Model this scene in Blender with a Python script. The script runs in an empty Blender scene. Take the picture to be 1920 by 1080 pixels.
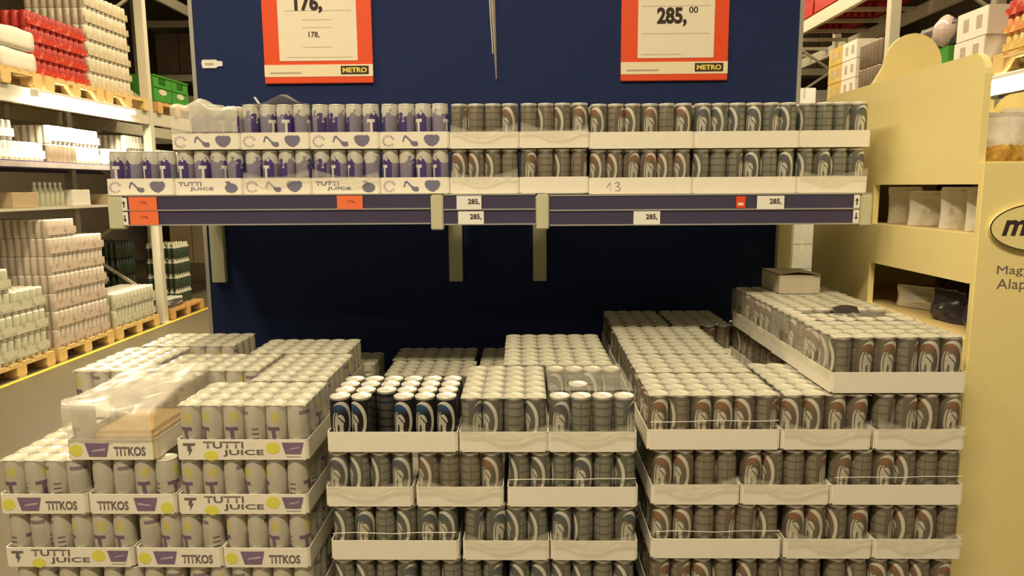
import bpy, bmesh, math, random
from mathutils import Vector, Matrix, Euler, noise

random.seed(7)
scene = bpy.context.scene
COL = scene.collection
PI = math.pi

# ------------------------------------------------------------------ camera
cam_d = bpy.data.cameras.new('camera')
cam_d.sensor_width = 36.0
cam_d.lens = 36.0 * 1340.0 / 1920.0
cam_d.clip_start = 0.05
cam = bpy.data.objects.new('camera', cam_d)
COL.objects.link(cam)
YAW, PITCH, ROLL = math.radians(1.07), math.radians(8.07), math.radians(0.4)
fw = Vector((-math.sin(YAW) * math.cos(PITCH), math.cos(YAW) * math.cos(PITCH), -math.sin(PITCH)))
rt = Vector((math.cos(YAW), math.sin(YAW), 0))
up = rt.cross(fw)
r2 = rt * math.cos(ROLL) - up * math.sin(ROLL)
u2 = up * math.cos(ROLL) + rt * math.sin(ROLL)
M = Matrix((r2, u2, -fw)).transposed().to_4x4()
M.translation = Vector((0, 0, 1.64))
cam.matrix_world = M
scene.camera = cam

# ------------------------------------------------------------------ world, lamps, exposure
WARM = (1.0, 0.815, 0.53)
w = bpy.data.worlds.new('world')
scene.world = w
w.use_nodes = True
w.node_tree.nodes['Background'].inputs[0].default_value = (1.0, 0.80, 0.50, 1)
w.node_tree.nodes['Background'].inputs[1].default_value = 0.16


def area(name, loc, rot, sx, sy, power):
    d = bpy.data.lights.new(name, 'AREA')
    d.shape = 'RECTANGLE'
    d.size, d.size_y = sx, sy
    d.energy = power
    d.color = WARM
    o = bpy.data.objects.new(name, d)
    o.location = loc
    o.rotation_euler = rot
    COL.objects.link(o)
    return o


# rows of ceiling luminaires over the cross aisle and over the two side aisles
area('ceiling_lamp', (-0.5, -0.55, 5.0), (0, 0, 0), 2.6, 0.5, 325)
area('ceiling_lamp', (-0.5, -3.8, 5.0), (0, 0, 0), 2.6, 0.5, 70)
area('ceiling_lamp', (-2.7, 6.0, 5.2), (0, 0, 0), 0.5, 12.5, 620)
area('ceiling_lamp', (2.5, 8.5, 5.2), (0, 0, 0), 0.5, 9.0, 420)

vs = scene.view_settings
vs.view_transform = 'Standard'
vs.look = 'None'
vs.exposure = -0.28
vs.gamma = 1.0
vs.use_curve_mapping = False
scene.cycles.transparent_max_bounces = 24


# ------------------------------------------------------------------ node helpers
class G:
    """small helper that writes maths as shader nodes"""

    def __init__(self, name):
        self.mat = bpy.data.materials.new(name)
        self.mat.use_nodes = True
        self.nt = self.mat.node_tree
        self.b = self.nt.nodes['Principled BSDF']
        self.out = self.nt.nodes['Material Output']

    def node(self, t, **kw):
        n = self.nt.nodes.new(t)
        for k, v in kw.items():
            setattr(n, k, v)
        return n

    def put(self, sock, v):
        if isinstance(v, (int, float)):
            sock.default_value = v
        elif isinstance(v, tuple):
            sock.default_value = v if len(v) == 4 else (*v, 1)
        else:
            self.nt.links.new(v, sock)

    def m(self, op, a, b=None, c=None):
        n = self.node('ShaderNodeMath', operation=op)
        self.put(n.inputs[0], a)
        if b is not None:
            self.put(n.inputs[1], b)
        if c is not None:
            self.put(n.inputs[2], c)
        return n.outputs[0]

    def add(self, a, b): return self.m('ADD', a, b)
    def sub(self, a, b): return self.m('SUBTRACT', a, b)
    def mul(self, a, b): return self.m('MULTIPLY', a, b)
    def lt(self, a, b): return self.m('LESS_THAN', a, b)
    def gt(self, a, b): return self.m('GREATER_THAN', a, b)
    def ab(self, a): return self.m('ABSOLUTE', a)
    def both(self, *k):
        r = k[0]
        for x in k[1:]:
            r = self.m('MULTIPLY', r, x)
        return r
    def either(self, a, b): return self.m('MAXIMUM', a, b)

    def ell(self, x, y, cx, cy, rx, ry):
        dx = self.m('DIVIDE', self.sub(x, cx), rx)
        dy = self.m('DIVIDE', self.sub(y, cy), ry)
        return self.lt(self.add(self.mul(dx, dx), self.mul(dy, dy)), 1.0)

    def rect(self, x, y, cx, cy, hx, hy):
        return self.both(self.lt(self.ab(self.sub(x, cx)), hx), self.lt(self.ab(self.sub(y, cy)), hy))

    def mix(self, f, a, b):
        n = self.node('ShaderNodeMix', data_type='RGBA')
        self.put(n.inputs[0], f)
        self.put(n.inputs[6], a)
        self.put(n.inputs[7], b)
        return n.outputs[2]

    def coords(self, kind='Object'):
        t = self.node('ShaderNodeTexCoord')
        return t.outputs[kind]

    def xyz(self, v=None):
        s = self.node('ShaderNodeSeparateXYZ')
        self.nt.links.new(v or self.coords(), s.inputs[0])
        return s.outputs

    def noise(self, scale, detail=3, v=None, rough=0.5):
        n = self.node('ShaderNodeTexNoise')
        n.inputs['Scale'].default_value = scale
        n.inputs['Detail'].default_value = detail
        n.inputs['Roughness'].default_value = rough
        self.nt.links.new(v or self.coords(), n.inputs['Vector'])
        return n.outputs['Fac']

    def bump(self, h, strength=0.2, dist=0.01):
        n = self.node('ShaderNodeBump')
        n.inputs['Strength'].default_value = strength
        n.inputs['Distance'].default_value = dist
        self.put(n.inputs['Height'], h)
        self.nt.links.new(n.outputs[0], self.b.inputs['Normal'])

    def finish(self, col, rough=0.6, metal=0.0):
        self.put(self.b.inputs['Base Color'], col)
        self.b.inputs['Roughness'].default_value = rough
        self.b.inputs['Metallic'].default_value = metal
        return self.mat


def plain(name, col, rough=0.6, metal=0.0, var=0.12, scale=18.0, bump=0.0):
    g = G(name)
    n = g.noise(scale, 4)
    dark = tuple(c * (1 - var) for c in col)
    lite = tuple(min(1, c * (1 + var)) for c in col)
    c = g.mix(n, dark, lite)
    if bump:
        g.bump(n, bump, 0.005)
    return g.finish(c, rough, metal)


def emit(name, col, s):
    g = G(name)
    g.put(g.b.inputs['Base Color'], (0.9, 0.9, 0.9))
    g.put(g.b.inputs['Emission Color'], col)
    g.b.inputs['Emission Strength'].default_value = s
    return g.mat


def wood_mat(name, a, b, axis='X', scale=1.0, rough=0.55):
    g = G(name)
    mp = g.node('ShaderNodeMapping')
    mp.inputs['Scale'].default_value = {'X': (1.2, 12, 12), 'Y': (12, 1.2, 12), 'Z': (12, 12, 1.2)}[axis]
    g.nt.links.new(g.coords(), mp.inputs[0])
    n = g.noise(2.2 * scale, 5, mp.outputs[0], 0.6)
    k = g.noise(3.0 * scale, 2)
    c = g.mix(n, a, b)
    c = g.mix(g.mul(k, 0.35), c, tuple(x * 0.8 for x in a))
    g.bump(n, 0.08, 0.004)
    return g.finish(c, rough)


def film_mat(name, col, amount, rough=0.22, bscale=40, spec=0.28, bstr=0.5):
    g = G(name)
    tr = g.node('ShaderNodeBsdfTransparent')
    tr.inputs[0].default_value = (0.97, 0.96, 0.92, 1)
    n = g.noise(bscale, 4, None, 0.6)
    g.bump(n, bstr, 0.006)
    g.put(g.b.inputs['Base Color'], col)
    g.b.inputs['Roughness'].default_value = rough
    g.b.inputs['Specular IOR Level'].default_value = 0.7
    f = g.m('MULTIPLY_ADD', n, spec, amount)
    mx = g.node('ShaderNodeMixShader')
    g.put(mx.inputs[0], f)
    g.nt.links.new(tr.outputs[0], mx.inputs[1])
    g.nt.links.new(g.b.outputs[0], mx.inputs[2])
    g.nt.links.new(mx.outputs[0], g.out.inputs[0])
    return g.mat


# ------------------------------------------------------------------ can artwork
CR = 0.0262      # can radius
CH = 0.133       # can height


def can_coords(g):
    x, y, z = g.xyz()
    th = g.m('ARCTAN2', y, x)
    return th, g.mul(th, CR), z


def energy_can(name, base, bar, accent, white, accent_amt=0.8):
    g = G(name)
    th, s, z = can_coords(g)
    # reverse: grid of pale bars
    row = g.m('PINGPONG', z, 0.0105)
    back = g.gt(g.ab(s), 0.034)
    bars = g.both(back, g.gt(row, 0.0022), g.lt(z, 0.118), g.gt(z, 0.018))
    bars = g.both(bars, g.gt(g.ab(g.sub(g.ab(s), 0.058)), 0.0018))
    c = g.mix(g.mul(bars, 0.9), base, bar)
    # front: crescent sweep open to the left
    z = g.sub(z, 0.020)
    ringo = g.ell(s, z, 0.000, 0.054, 0.0290, 0.049)
    ringi = g.ell(s, z, -0.0055, 0.052, 0.0265, 0.044)
    cres = g.both(ringo, g.sub(1.0, ringi), g.gt(g.add(g.mul(s, 1.5), z), 0.035))
    fade = g.m('MULTIPLY_ADD', z, 40.0, -2.8)
    fade = g.m('MINIMUM', g.m('MAXIMUM', fade, 0.0), 1.0)
    top = g.both(ringi, g.sub(1.0, g.gt(g.add(z, g.mul(g.ab(g.add(s, 0.003)), 0.8)), 0.099)), fade)
    c = g.mix(g.mul(top, accent_amt), c, accent)
    # head inside the sweep: pale brow and muzzle with dark hollows, mane strands to the left
    face = g.ell(s, z, -0.003, 0.047, 0.0125, 0.024)
    for cx, cz, rx, rz in ((0.0080, 0.036, 0.0036, 0.0150), (-0.0075, 0.032, 0.0028, 0.0140), (0.0015, 0.021, 0.0070, 0.0028)):
        face = g.both(face, g.sub(1.0, g.ell(s, z, cx, cz, rx, rz)))
    brow = g.both(g.lt(g.ab(g.sub(g.sub(z, 0.056), g.mul(s, -1.1))), 0.0022), g.gt(s, -0.008))
    face = g.both(face, g.sub(1.0, brow))
    for ox in (0.0, 0.0065):
        st_ = g.both(g.ell(s, z, -0.0150 + ox, 0.044, 0.0085, 0.032), g.sub(1.0, g.ell(s, z, -0.0120 + ox, 0.046, 0.0075, 0.031)), g.lt(s, -0.007 + ox))
        face = g.either(face, st_)
    face = g.mul(face, g.add(0.55, g.mul(g.noise(160, 2), 0.6)))
    c = g.mix(g.mul(g.either(cres, face), 0.92), c, white)
    return g.finish(c, 0.30, 0.36)


def juice_can(name):
    g = G(name)
    th, s, z = can_coords(g)
    base = (0.62, 0.59, 0.51)
    pur = (0.175, 0.105, 0.20)
    yel = (0.66, 0.60, 0.14)
    c = g.mix(g.mul(g.noise(55, 2), 0.3), base, (0.50, 0.48, 0.38))
    dot = g.ell(s, z, 0.008, 0.102, 0.0110, 0.0135)
    c = g.mix(g.mul(dot, 0.8), c, yel)
    tb = g.both(g.lt(g.ab(g.add(s, g.mul(g.sub(z, 0.073), 0.2))), 0.0165), g.lt(g.ab(g.sub(z, 0.073)), 0.0048))
    ts = g.both(g.lt(g.ab(g.add(g.sub(s, 0.001), g.mul(g.sub(0.073, z), -0.10))), 0.0052), g.lt(g.ab(g.sub(z, 0.052)), 0.020))
    c = g.mix(g.mul(g.either(tb, ts), 0.9), c, pur)
    # reverse of the can: heading block and fine grey rows
    sb = g.sub(g.ab(s), 0.072)
    head = g.rect(sb, z, 0, 0.112, 0.0105, 0.005)
    rows = g.both(g.lt(g.ab(sb), 0.010), g.lt(z, 0.098), g.gt(z, 0.03), g.gt(g.m('PINGPONG', z, 0.0026), 0.0014))
    c = g.mix(g.mul(rows, 0.25), c, pur)
    c = g.mix(g.mul(head, 0.75), c, pur)
    # side: ladder of short dark bars
    sd = g.sub(s, -0.045)
    lad = g.both(g.lt(g.ab(sd), 0.0085), g.lt(z, 0.075), g.gt(z, 0.022), g.lt(g.m('PINGPONG', z, 0.006), 0.0022))
    c = g.mix(g.mul(lad, 0.85), c, (0.12, 0.10, 0.13))
    return g.finish(c, 0.34, 0.3)


def plum_can(name):
    g = G(name)
    th, s, z = can_coords(g)
    lil = (0.24, 0.22, 0.30)
    deep = (0.075, 0.05, 0.20)
    sw = g.m('SINE', g.add(g.mul(th, 2.0), 0.7))
    c = g.mix(g.gt(sw, 0.35), lil, deep)
    n = g.noise(60, 3)
    edge = g.add(0.098, g.mul(g.sub(n, 0.5), 0.10))
    edge = g.add(edge, g.mul(g.m('SINE', g.mul(th, 3.0)), 0.007))
    c = g.mix(g.mul(g.gt(z, edge), 0.85), c, (0.62, 0.61, 0.52))
    tb = g.rect(s, z, 0, 0.082, 0.0125, 0.0048)
    ts = g.rect(s, z, 0.001, 0.060, 0.0042, 0.024)
    c = g.mix(g.either(tb, ts), c, (0.74, 0.72, 0.66))
    return g.finish(c, 0.34, 0.1)


MT = {}
MT['blue_can'] = energy_can('blue_can_print', (0.16, 0.155, 0.13), (0.27, 0.275, 0.225), (0.10, 0.14, 0.21), (0.76, 0.75, 0.66), 0.75)  # wrapped blue and orange cans: greyed bases carry the film's milky reflection
MT['orange_can'] = energy_can('orange_can_print', (0.185, 0.16, 0.125), (0.29, 0.26, 0.20), (0.42, 0.17, 0.075), (0.76, 0.73, 0.62), 0.75)
MT['black_can'] = energy_can('black_can_print', (0.022, 0.021, 0.022), (0.085, 0.080, 0.078), (0.05, 0.12, 0.27), (0.74, 0.73, 0.66), 1.0)
MT['juice_can'] = juice_can('juice_can_print')
MT['plum_can'] = plum_can('plum_can_print')
MT['alu'] = plain('aluminium_lid', (0.80, 0.78, 0.70), 0.42, 0.35, 0.06, 90)
MT['card'] = plain('white_cardboard', (0.80, 0.765, 0.66), 0.75, 0, 0.05, 30, 0.05)
MT['card_in'] = plain('kraft_inside', (0.66, 0.46, 0.17), 0.8, 0, 0.1, 30)
MT['grey_ink'] = plain('grey_ink', (0.155, 0.125, 0.12), 0.8, 0, 0.1)
MT['plum_ink'] = plain('plum_ink', (0.17, 0.16, 0.25), 0.8, 0, 0.15, 60)
MT['purple_ink'] = plain('purple_ink', (0.20, 0.135, 0.235), 0.7, 0, 0.15, 50)
MT['lilac_ink'] = plain('lilac_ink', (0.45, 0.38, 0.45), 0.7, 0, 0.1)
MT['yellow_ink'] = plain('yellow_ink', (0.70, 0.68, 0.10), 0.75, 0, 0.08)
MT['film'] = film_mat('shrink_film', (0.80, 0.78, 0.70), 0.10)
MT['film_top'] = film_mat('tight_lid_film', (0.74, 0.74, 0.62), 0.38, 0.11, 60, 0.12, 0.08)
MT['film_seam'] = film_mat('bright_film_edge', (0.88, 0.86, 0.80), 0.55, 0.15, 40, 0.2)  # film edge whitened to paint in its highlight line
MT['film_thick'] = film_mat('crumpled_film', (0.82, 0.79, 0.70), 0.38, 0.20, 9, 0.24, 0.25)
MT['blue_panel'] = plain('navy_panel', (0.017, 0.029, 0.098), 0.75, 0, 0.08, 60)
MT['blue_panel'].node_tree.nodes['Principled BSDF'].inputs['Specular IOR Level'].default_value = 0.12
MT['rail'] = plain('navy_price_rail', (0.060, 0.052, 0.105), 0.32, 0, 0.05)
MT['rail_edge'] = plain('silver_edge', (0.62, 0.61, 0.58), 0.35, 0.6, 0.05)
MT['cream_metal'] = plain('cream_metal', (0.53, 0.52, 0.36), 0.5, 0, 0.05)
MT['sign_red'] = plain('sign_red', (0.78, 0.075, 0.012), 0.5, 0, 0.03)
MT['paper'] = plain('paper', (0.83, 0.77, 0.62), 0.7, 0, 0.03)
MT['paper2'] = plain('paper_strip', (0.85, 0.76, 0.55), 0.7, 0, 0.03)
MT['black_ink'] = plain('black_ink', (0.035, 0.025, 0.02), 0.8, 0, 0.05)
MT['faint_ink'] = plain('faint_ink', (0.45, 0.37, 0.28), 0.8, 0, 0.05)
MT['logo_yellow'] = plain('logo_yellow', (0.80, 0.66, 0.10), 0.6, 0, 0.03)
MT['tag_orange'] = plain('tag_orange', (0.82, 0.17, 0.055), 0.6, 0, 0.05)
MT['tag_white'] = plain('tag_white', (0.80, 0.79, 0.76), 0.6, 0, 0.03)
MT['ply'] = wood_mat('birch_plywood', (0.86, 0.73, 0.31), (0.92, 0.81, 0.40), 'Y', 1.0)
MT['ply_edge'] = wood_mat('plywood_edge', (0.74, 0.56, 0.24), (0.84, 0.68, 0.36), 'Y', 2.0)
MT['pine'] = wood_mat('pallet_pine', (0.70, 0.47, 0.17), (0.80, 0.60, 0.27), 'Y', 1.0)
MT['pine_dark'] = wood_mat('pallet_orange_pine', (0.62, 0.34, 0.11), (0.72, 0.45, 0.18), 'Y', 1.0)
MT['rack'] = plain('rack_cream_paint', (0.62, 0.58, 0.44), 0.5, 0, 0.06)
MT['rack_blue'] = plain('rack_blue_rail', (0.12, 0.10, 0.22), 0.35, 0, 0.08)
MT['concrete'] = plain('concrete_floor', (0.140, 0.116, 0.068), 0.45, 0, 0.12, 3.0)
MT['floor_yellow'] = plain('floor_marking', (0.72, 0.55, 0.05), 0.6, 0, 0.1)
MT['tube'] = emit('tube_glow', (1.0, 0.90, 0.68, 1), 260.0)
MT['housing'] = plain('lamp_housing', (0.78, 0.75, 0.66), 0.5)


# ------------------------------------------------------------------ mesh helpers
def new_mesh(name, bm, mats, smooth=False):
    me = bpy.data.meshes.new(name)
    bm.to_mesh(me)
    bm.free()
    for m in (mats if isinstance(mats, (list, tuple)) else [mats]):
        me.materials.append(m)
    if smooth:
        for p in me.polygons:
            p.use_smooth = True
    return me


def put(name, me, parent=None, loc=(0, 0, 0), rz=0.0):
    o = bpy.data.objects.new(name, me)
    COL.objects.link(o)
    if parent is not None:
        o.parent = parent
    o.location = loc
    if rz:
        o.rotation_euler = (0, 0, rz)
    return o


def tag(o, label, cat, group=None, kind=None):
    o['label'] = label
    o['category'] = cat
    if group:
        o['group'] = group
    if kind:
        o['kind'] = kind
    return o


def thing(name, label, cat, loc=(0, 0, 0), rz=0.0, group=None):
    return tag(put(name, None, None, loc, rz), label, cat, group)


def structure(o):
    o['kind'] = 'structure'
    return o


def bx(bm, x0, x1, y0, y1, z0, z1, mi=0):
    v = [bm.verts.new(p) for p in ((x0, y0, z0), (x1, y0, z0), (x1, y1, z0), (x0, y1, z0), (x0, y0, z1), (x1, y0, z1), (x1, y1, z1), (x0, y1, z1))]
    for q in ((0, 3, 2, 1), (4, 5, 6, 7), (0, 1, 5, 4), (1, 2, 6, 5), (2, 3, 7, 6), (3, 0, 4, 7)):
        f = bm.faces.new([v[i] for i in q])
        f.material_index = mi


def box_mesh(name, x0, x1, y0, y1, z0, z1, mat, bev=0.0):
    bm = bmesh.new()
    bx(bm, x0, x1, y0, y1, z0, z1)
    if bev:
        bmesh.ops.bevel(bm, geom=bm.edges[:], offset=bev, segments=2, affect='EDGES')
    return new_mesh(name, bm, mat)


def lathe(bm, prof, seg, cx=0, cy=0, cz=0, mi=None, ph=0.0):
    rings = []
    for r, z in prof:
        if r < 1e-6:
            rings.append([bm.verts.new((cx, cy, cz + z))])
        else:
            rings.append([bm.verts.new((cx + r * math.cos(ph + 2 * PI * k / seg), cy + r * math.sin(ph + 2 * PI * k / seg), cz + z)) for k in range(seg)])
    for i in range(len(rings) - 1):
        a, b = rings[i], rings[i + 1]
        for k in range(seg):
            k2 = (k + 1) % seg
            if len(a) == 1 and len(b) == 1:
                continue
            if len(a) == 1:
                f = bm.faces.new((a[0], b[k2], b[k]))
            elif len(b) == 1:
                f = bm.faces.new((a[k], a[k2], b[0]))
            else:
                f = bm.faces.new((a[k], a[k2], b[k2], b[k]))
            f.material_index = mi[i] if mi else 0
            f.smooth = True
    return rings


def bar(bm, p, q, t, t2=None, mi=0):
    """square bar from p to q"""
    p, q = Vector(p), Vector(q)
    d = (q - p).normalized()
    s = d.cross(Vector((0, 0, 1)))
    if s.length < 1e-3:
        s = Vector((1, 0, 0))
    s.normalize()
    n = s.cross(d).normalized()
    t2 = t2 or t
    v = []
    for e in (p, q):
        for a, b in ((-1, -1), (1, -1), (1, 1), (-1, 1)):
            v.append(bm.verts.new(e + s * (a * t / 2) + n * (b * t2 / 2)))
    for f in ((0, 1, 2, 3), (7, 6, 5, 4), (0, 4, 5, 1), (1, 5, 6, 2), (2, 6, 7, 3), (3, 7, 4, 0)):
        bm.faces.new([v[i] for i in f]).material_index = mi
    bmesh.ops.recalc_face_normals(bm, faces=bm.faces[:])


def prism_xz(name, pts, y0, y1, mat):
    """outline in x,z extruded along y"""
    bm = bmesh.new()
    a = [bm.verts.new((x, y0, z)) for x, z in pts]
    b = [bm.verts.new((x, y1, z)) for x, z in pts]
    n = len(pts)
    bm.faces.new(a)
    bm.faces.new(b[::-1])
    for i in range(n):
        j = (i + 1) % n
        bm.faces.new((a[j], a[i], b[i], b[j]))
    bmesh.ops.recalc_face_normals(bm, faces=bm.faces[:])
    return new_mesh(name, bm, mat)


def disc_pts(cx, cz, rx, rz, n=20, a0=0.0, a1=2 * PI):
    full = abs(a1 - a0 - 2 * PI) < 1e-6
    m = n if full else n - 1
    return [(cx + rx * math.cos(a0 + (a1 - a0) * k / m), cz + rz * math.sin(a0 + (a1 - a0) * k / m)) for k in range(n)]


_txt = {}


def text_mesh(s, wid, hei, mat, bold=0.0, mirror=False):
    """flat lettering in the x,z plane facing -y, lower left at the origin"""
    key = (s, wid, hei, mat.name, bold)
    if key in _txt:
        return _txt[key]
    cu = bpy.data.curves.new('lettering', 'FONT')
    cu.body = s
    cu.size = 1.0
    cu.offset = bold
    cu.resolution_u = 3
    cu.fill_mode = 'FRONT'
    ob = bpy.data.objects.new('lettering', cu)
    COL.objects.link(ob)
    dg = bpy.context.evaluated_depsgraph_get()
    dg.update()
    me = bpy.data.meshes.new_from_object(ob.evaluated_get(dg))
    COL.objects.unlink(ob)
    bpy.data.objects.remove(ob)
    xs = [v.co.x for v in me.vertices]
    ys = [v.co.y for v in me.vertices]
    x0, x1, y0, y1 = min(xs), max(xs), min(ys), max(ys)
    for v in me.vertices:
        v.co = ((v.co.x - x0) / (x1 - x0) * wid, 0.0, (v.co.y - y0) / (y1 - y0) * hei)
    me.materials.clear()
    me.materials.append(mat)
    _txt[key] = me
    return me


def flat_mesh(name, pts, mat):
    """flat print in the x,z plane facing -y"""
    bm = bmesh.new()
    f = bm.faces.new([bm.verts.new((x, 0, z)) for x, z in pts])
    bm.normal_update()
    if f.normal.y > 0:
        f.normal_flip()
    bmesh.ops.triangulate(bm, faces=[f])
    return new_mesh(name, bm, mat)


# ------------------------------------------------------------------ floor, walls, ceiling
structure(put('floor', box_mesh('floor', -14, 14, -6, 22, -0.1, 0.0, MT['concrete'])))
wallm = plain('wall_paint', (0.30, 0.25, 0.17), 0.8, 0, 0.1, 2)
structure(put('wall_back', box_mesh('wall_back', -14, 14, 21.7, 21.9, 0, 7, wallm)))
structure(put('wall_left', box_mesh('wall_left', -9.2, -9.0, -6, 21.7, 0, 7, wallm)))
structure(put('wall_right', box_mesh('wall_right', 9.0, 9.2, -6, 21.7, 0, 7, wallm)))
structure(put('ceiling', box_mesh('ceiling', -14, 14, 9, 22, 6.6, 6.7, wallm)))
structure(put('trim_1', box_mesh('yellow_line', -4.43, -4.38, 4.6, 15, 0.0, 0.004, MT['floor_yellow'])))

# ------------------------------------------------------------------ gondola: panel, uprights, shelves
PY = 2.98
gp = thing('gondola_back_panel', 'tall navy blue back panel behind the shelf of cans', 'panel', (-0.12, PY, 0))
put('panel_sheet', box_mesh('panel_sheet', -1.212, 1.212, 0, 0.035, 0.02, 2.9, MT['blue_panel']), gp)
for sx in (-1, 1):
    put('edge_strip', box_mesh('edge_strip', -0.008, 0.008, -0.004, 0.04, 0.0, 2.9, MT['rail_edge']), gp, (sx * 1.222, 0, 0))
for x in (-1.165, -0.168, 0.181, 1.185):
    # slotted upright plates that carry the shelf brackets
    put('upright_plate', box_mesh('upright_plate', -0.028, 0.028, -0.03, -0.002, 1.25, 1.60, MT['cream_metal'], 0.002), gp, (x, 0, 0))

# clear plastic strip and paper tag on the panel
strip = put('plastic_strip', None, None, (-0.112, PY, 2.07))
tag(strip, 'narrow glossy strip hanging down the blue panel between the two price signs', 'strip')
bm = bmesh.new()
prev = None
for k in range(9):
    t = k / 8
    hw = 0.003 + 0.010 * t
    z = t * 0.5
    c = -0.02 * t
    ring = [bm.verts.new((c - hw, -0.003, z)), bm.verts.new((c, -0.009 - 0.004 * t, z)), bm.verts.new((c + hw, -0.003, z))]
    if prev:
        for i in range(2):
            bm.faces.new((prev[i], prev[i + 1], ring[i + 1], ring[i]))
    prev = ring
put('strip_sleeve', new_mesh('strip_sleeve', bm, plain('glossy_strip', (0.62, 0.58, 0.48), 0.12, 0.4)), strip)
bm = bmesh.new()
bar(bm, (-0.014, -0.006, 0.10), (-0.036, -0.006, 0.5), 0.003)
put('bright_line', new_mesh('bright_line', bm, MT['tag_white']), strip)  # opaque white bar painted in for the bright line on the strip
pt = thing('paper_tag', 'small white sticker at the left edge of the blue panel', 'sticker', (-1.31, PY - 0.002, 2.125))
put('sticker_paper', prism_xz('sticker_paper', [(0.004, 0.0), (0.06, 0.0), (0.066, 0.006), (0.086, 0.008), (0.086, 0.026), (0.066, 0.028), (0.06, 0.033), (0.004, 0.033), (0.0, 0.02)], -0.002, 0.0, MT['tag_white']), pt)
put('print_line', flat_mesh('print_line', [(0.016, 0.012), (0.05, 0.012), (0.05, 0.020), (0.016, 0.020)], MT['faint_ink']), pt, (0, -0.0026, 0))


def price_sign(x0, wid, zb, paper, label, big, bigpos, small=None, logo_x=0.3):
    t = thing('price_sign', label, 'price sign', (x0, PY - 0.012, zb), 0, 'red price signs on the blue panel')
    put('sign_board', box_mesh('sign_board', 0, wid, 0, 0.010, 0, 0.62, MT['sign_red'], 0.002), t)
    s = put('footer_strip', box_mesh('footer_strip', 0.0, wid, -0.0015, 0, 0.026, 0.073, MT['paper2']), t)
    lx = logo_x
    put('logo_block', flat_mesh('logo_block', [(lx, 0.034), (lx + 0.113, 0.034), (lx + 0.113, 0.067), (lx, 0.067)], MT['black_ink']), s, (0, -0.002, 0))
    put('logo_letters', text_mesh('METRO', 0.098, 0.020, MT['logo_yellow'], 0.04), s, (lx + 0.0075, -0.0026, 0.0405))
    put('small_print', flat_mesh('small_print', [(0.022, 0.038), (0.15, 0.038), (0.15, 0.044), (0.022, 0.044)], MT['faint_ink']), s, (0, -0.002, 0))
    p = put('price_paper', box_mesh('price_paper', paper[0], paper[1], -0.0015, 0, paper[2], 0.60, MT['paper']), t)
    put('price_digits', text_mesh(big, bigpos[2], bigpos[3], MT['black_ink'], 0.045), p, (bigpos[0], -0.002, bigpos[1]))
    put('price_cents', text_mesh('00', 0.036, 0.024, MT['black_ink'], 0.02), p, (bigpos[0] + bigpos[2] + 0.008, -0.002, bigpos[1] + 0.052))
    if small:
        put('unit_price', text_mesh(small, 0.044, 0.026, MT['black_ink'], 0.02), p, (small_pos[0], -0.002, small_pos[1]))
    for z, a, b in rules[0 if small else 1]:
        put('rule_line', flat_mesh('rule_line', [(a, z), (b, z), (b, z + 0.0022), (a, z + 0.0022)], MT['faint_ink']), p, (0, -0.0018, 0))
    return t


small_pos = (0.185, 0.175)
rules = [[(0.10, 0.09, 0.36), (0.14, 0.16, 0.28), (0.215, 0.16, 0.28), (0.245, 0.16, 0.28), (0.28, 0.09, 0.36)],
         [(0.10, 0.08, 0.24), (0.18, 0.08, 0.35), (0.285, 0.08, 0.35), (0.32, 0.17, 0.19)]]
price_sign(-1.05, 0.44, 2.060, (0.064, 0.380, 0.088), 'red framed price sign reading 176 above the juice trays', '176,', (0.133, 0.270, 0.112, 0.075), '178,', 0.31)
price_sign(0.387, 0.426, 2.057, (0.066, 0.368, 0.088), 'red framed price sign reading 285 above the energy drink trays', '285,', (0.140, 0.207, 0.118, 0.075), None, 0.295)

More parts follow.
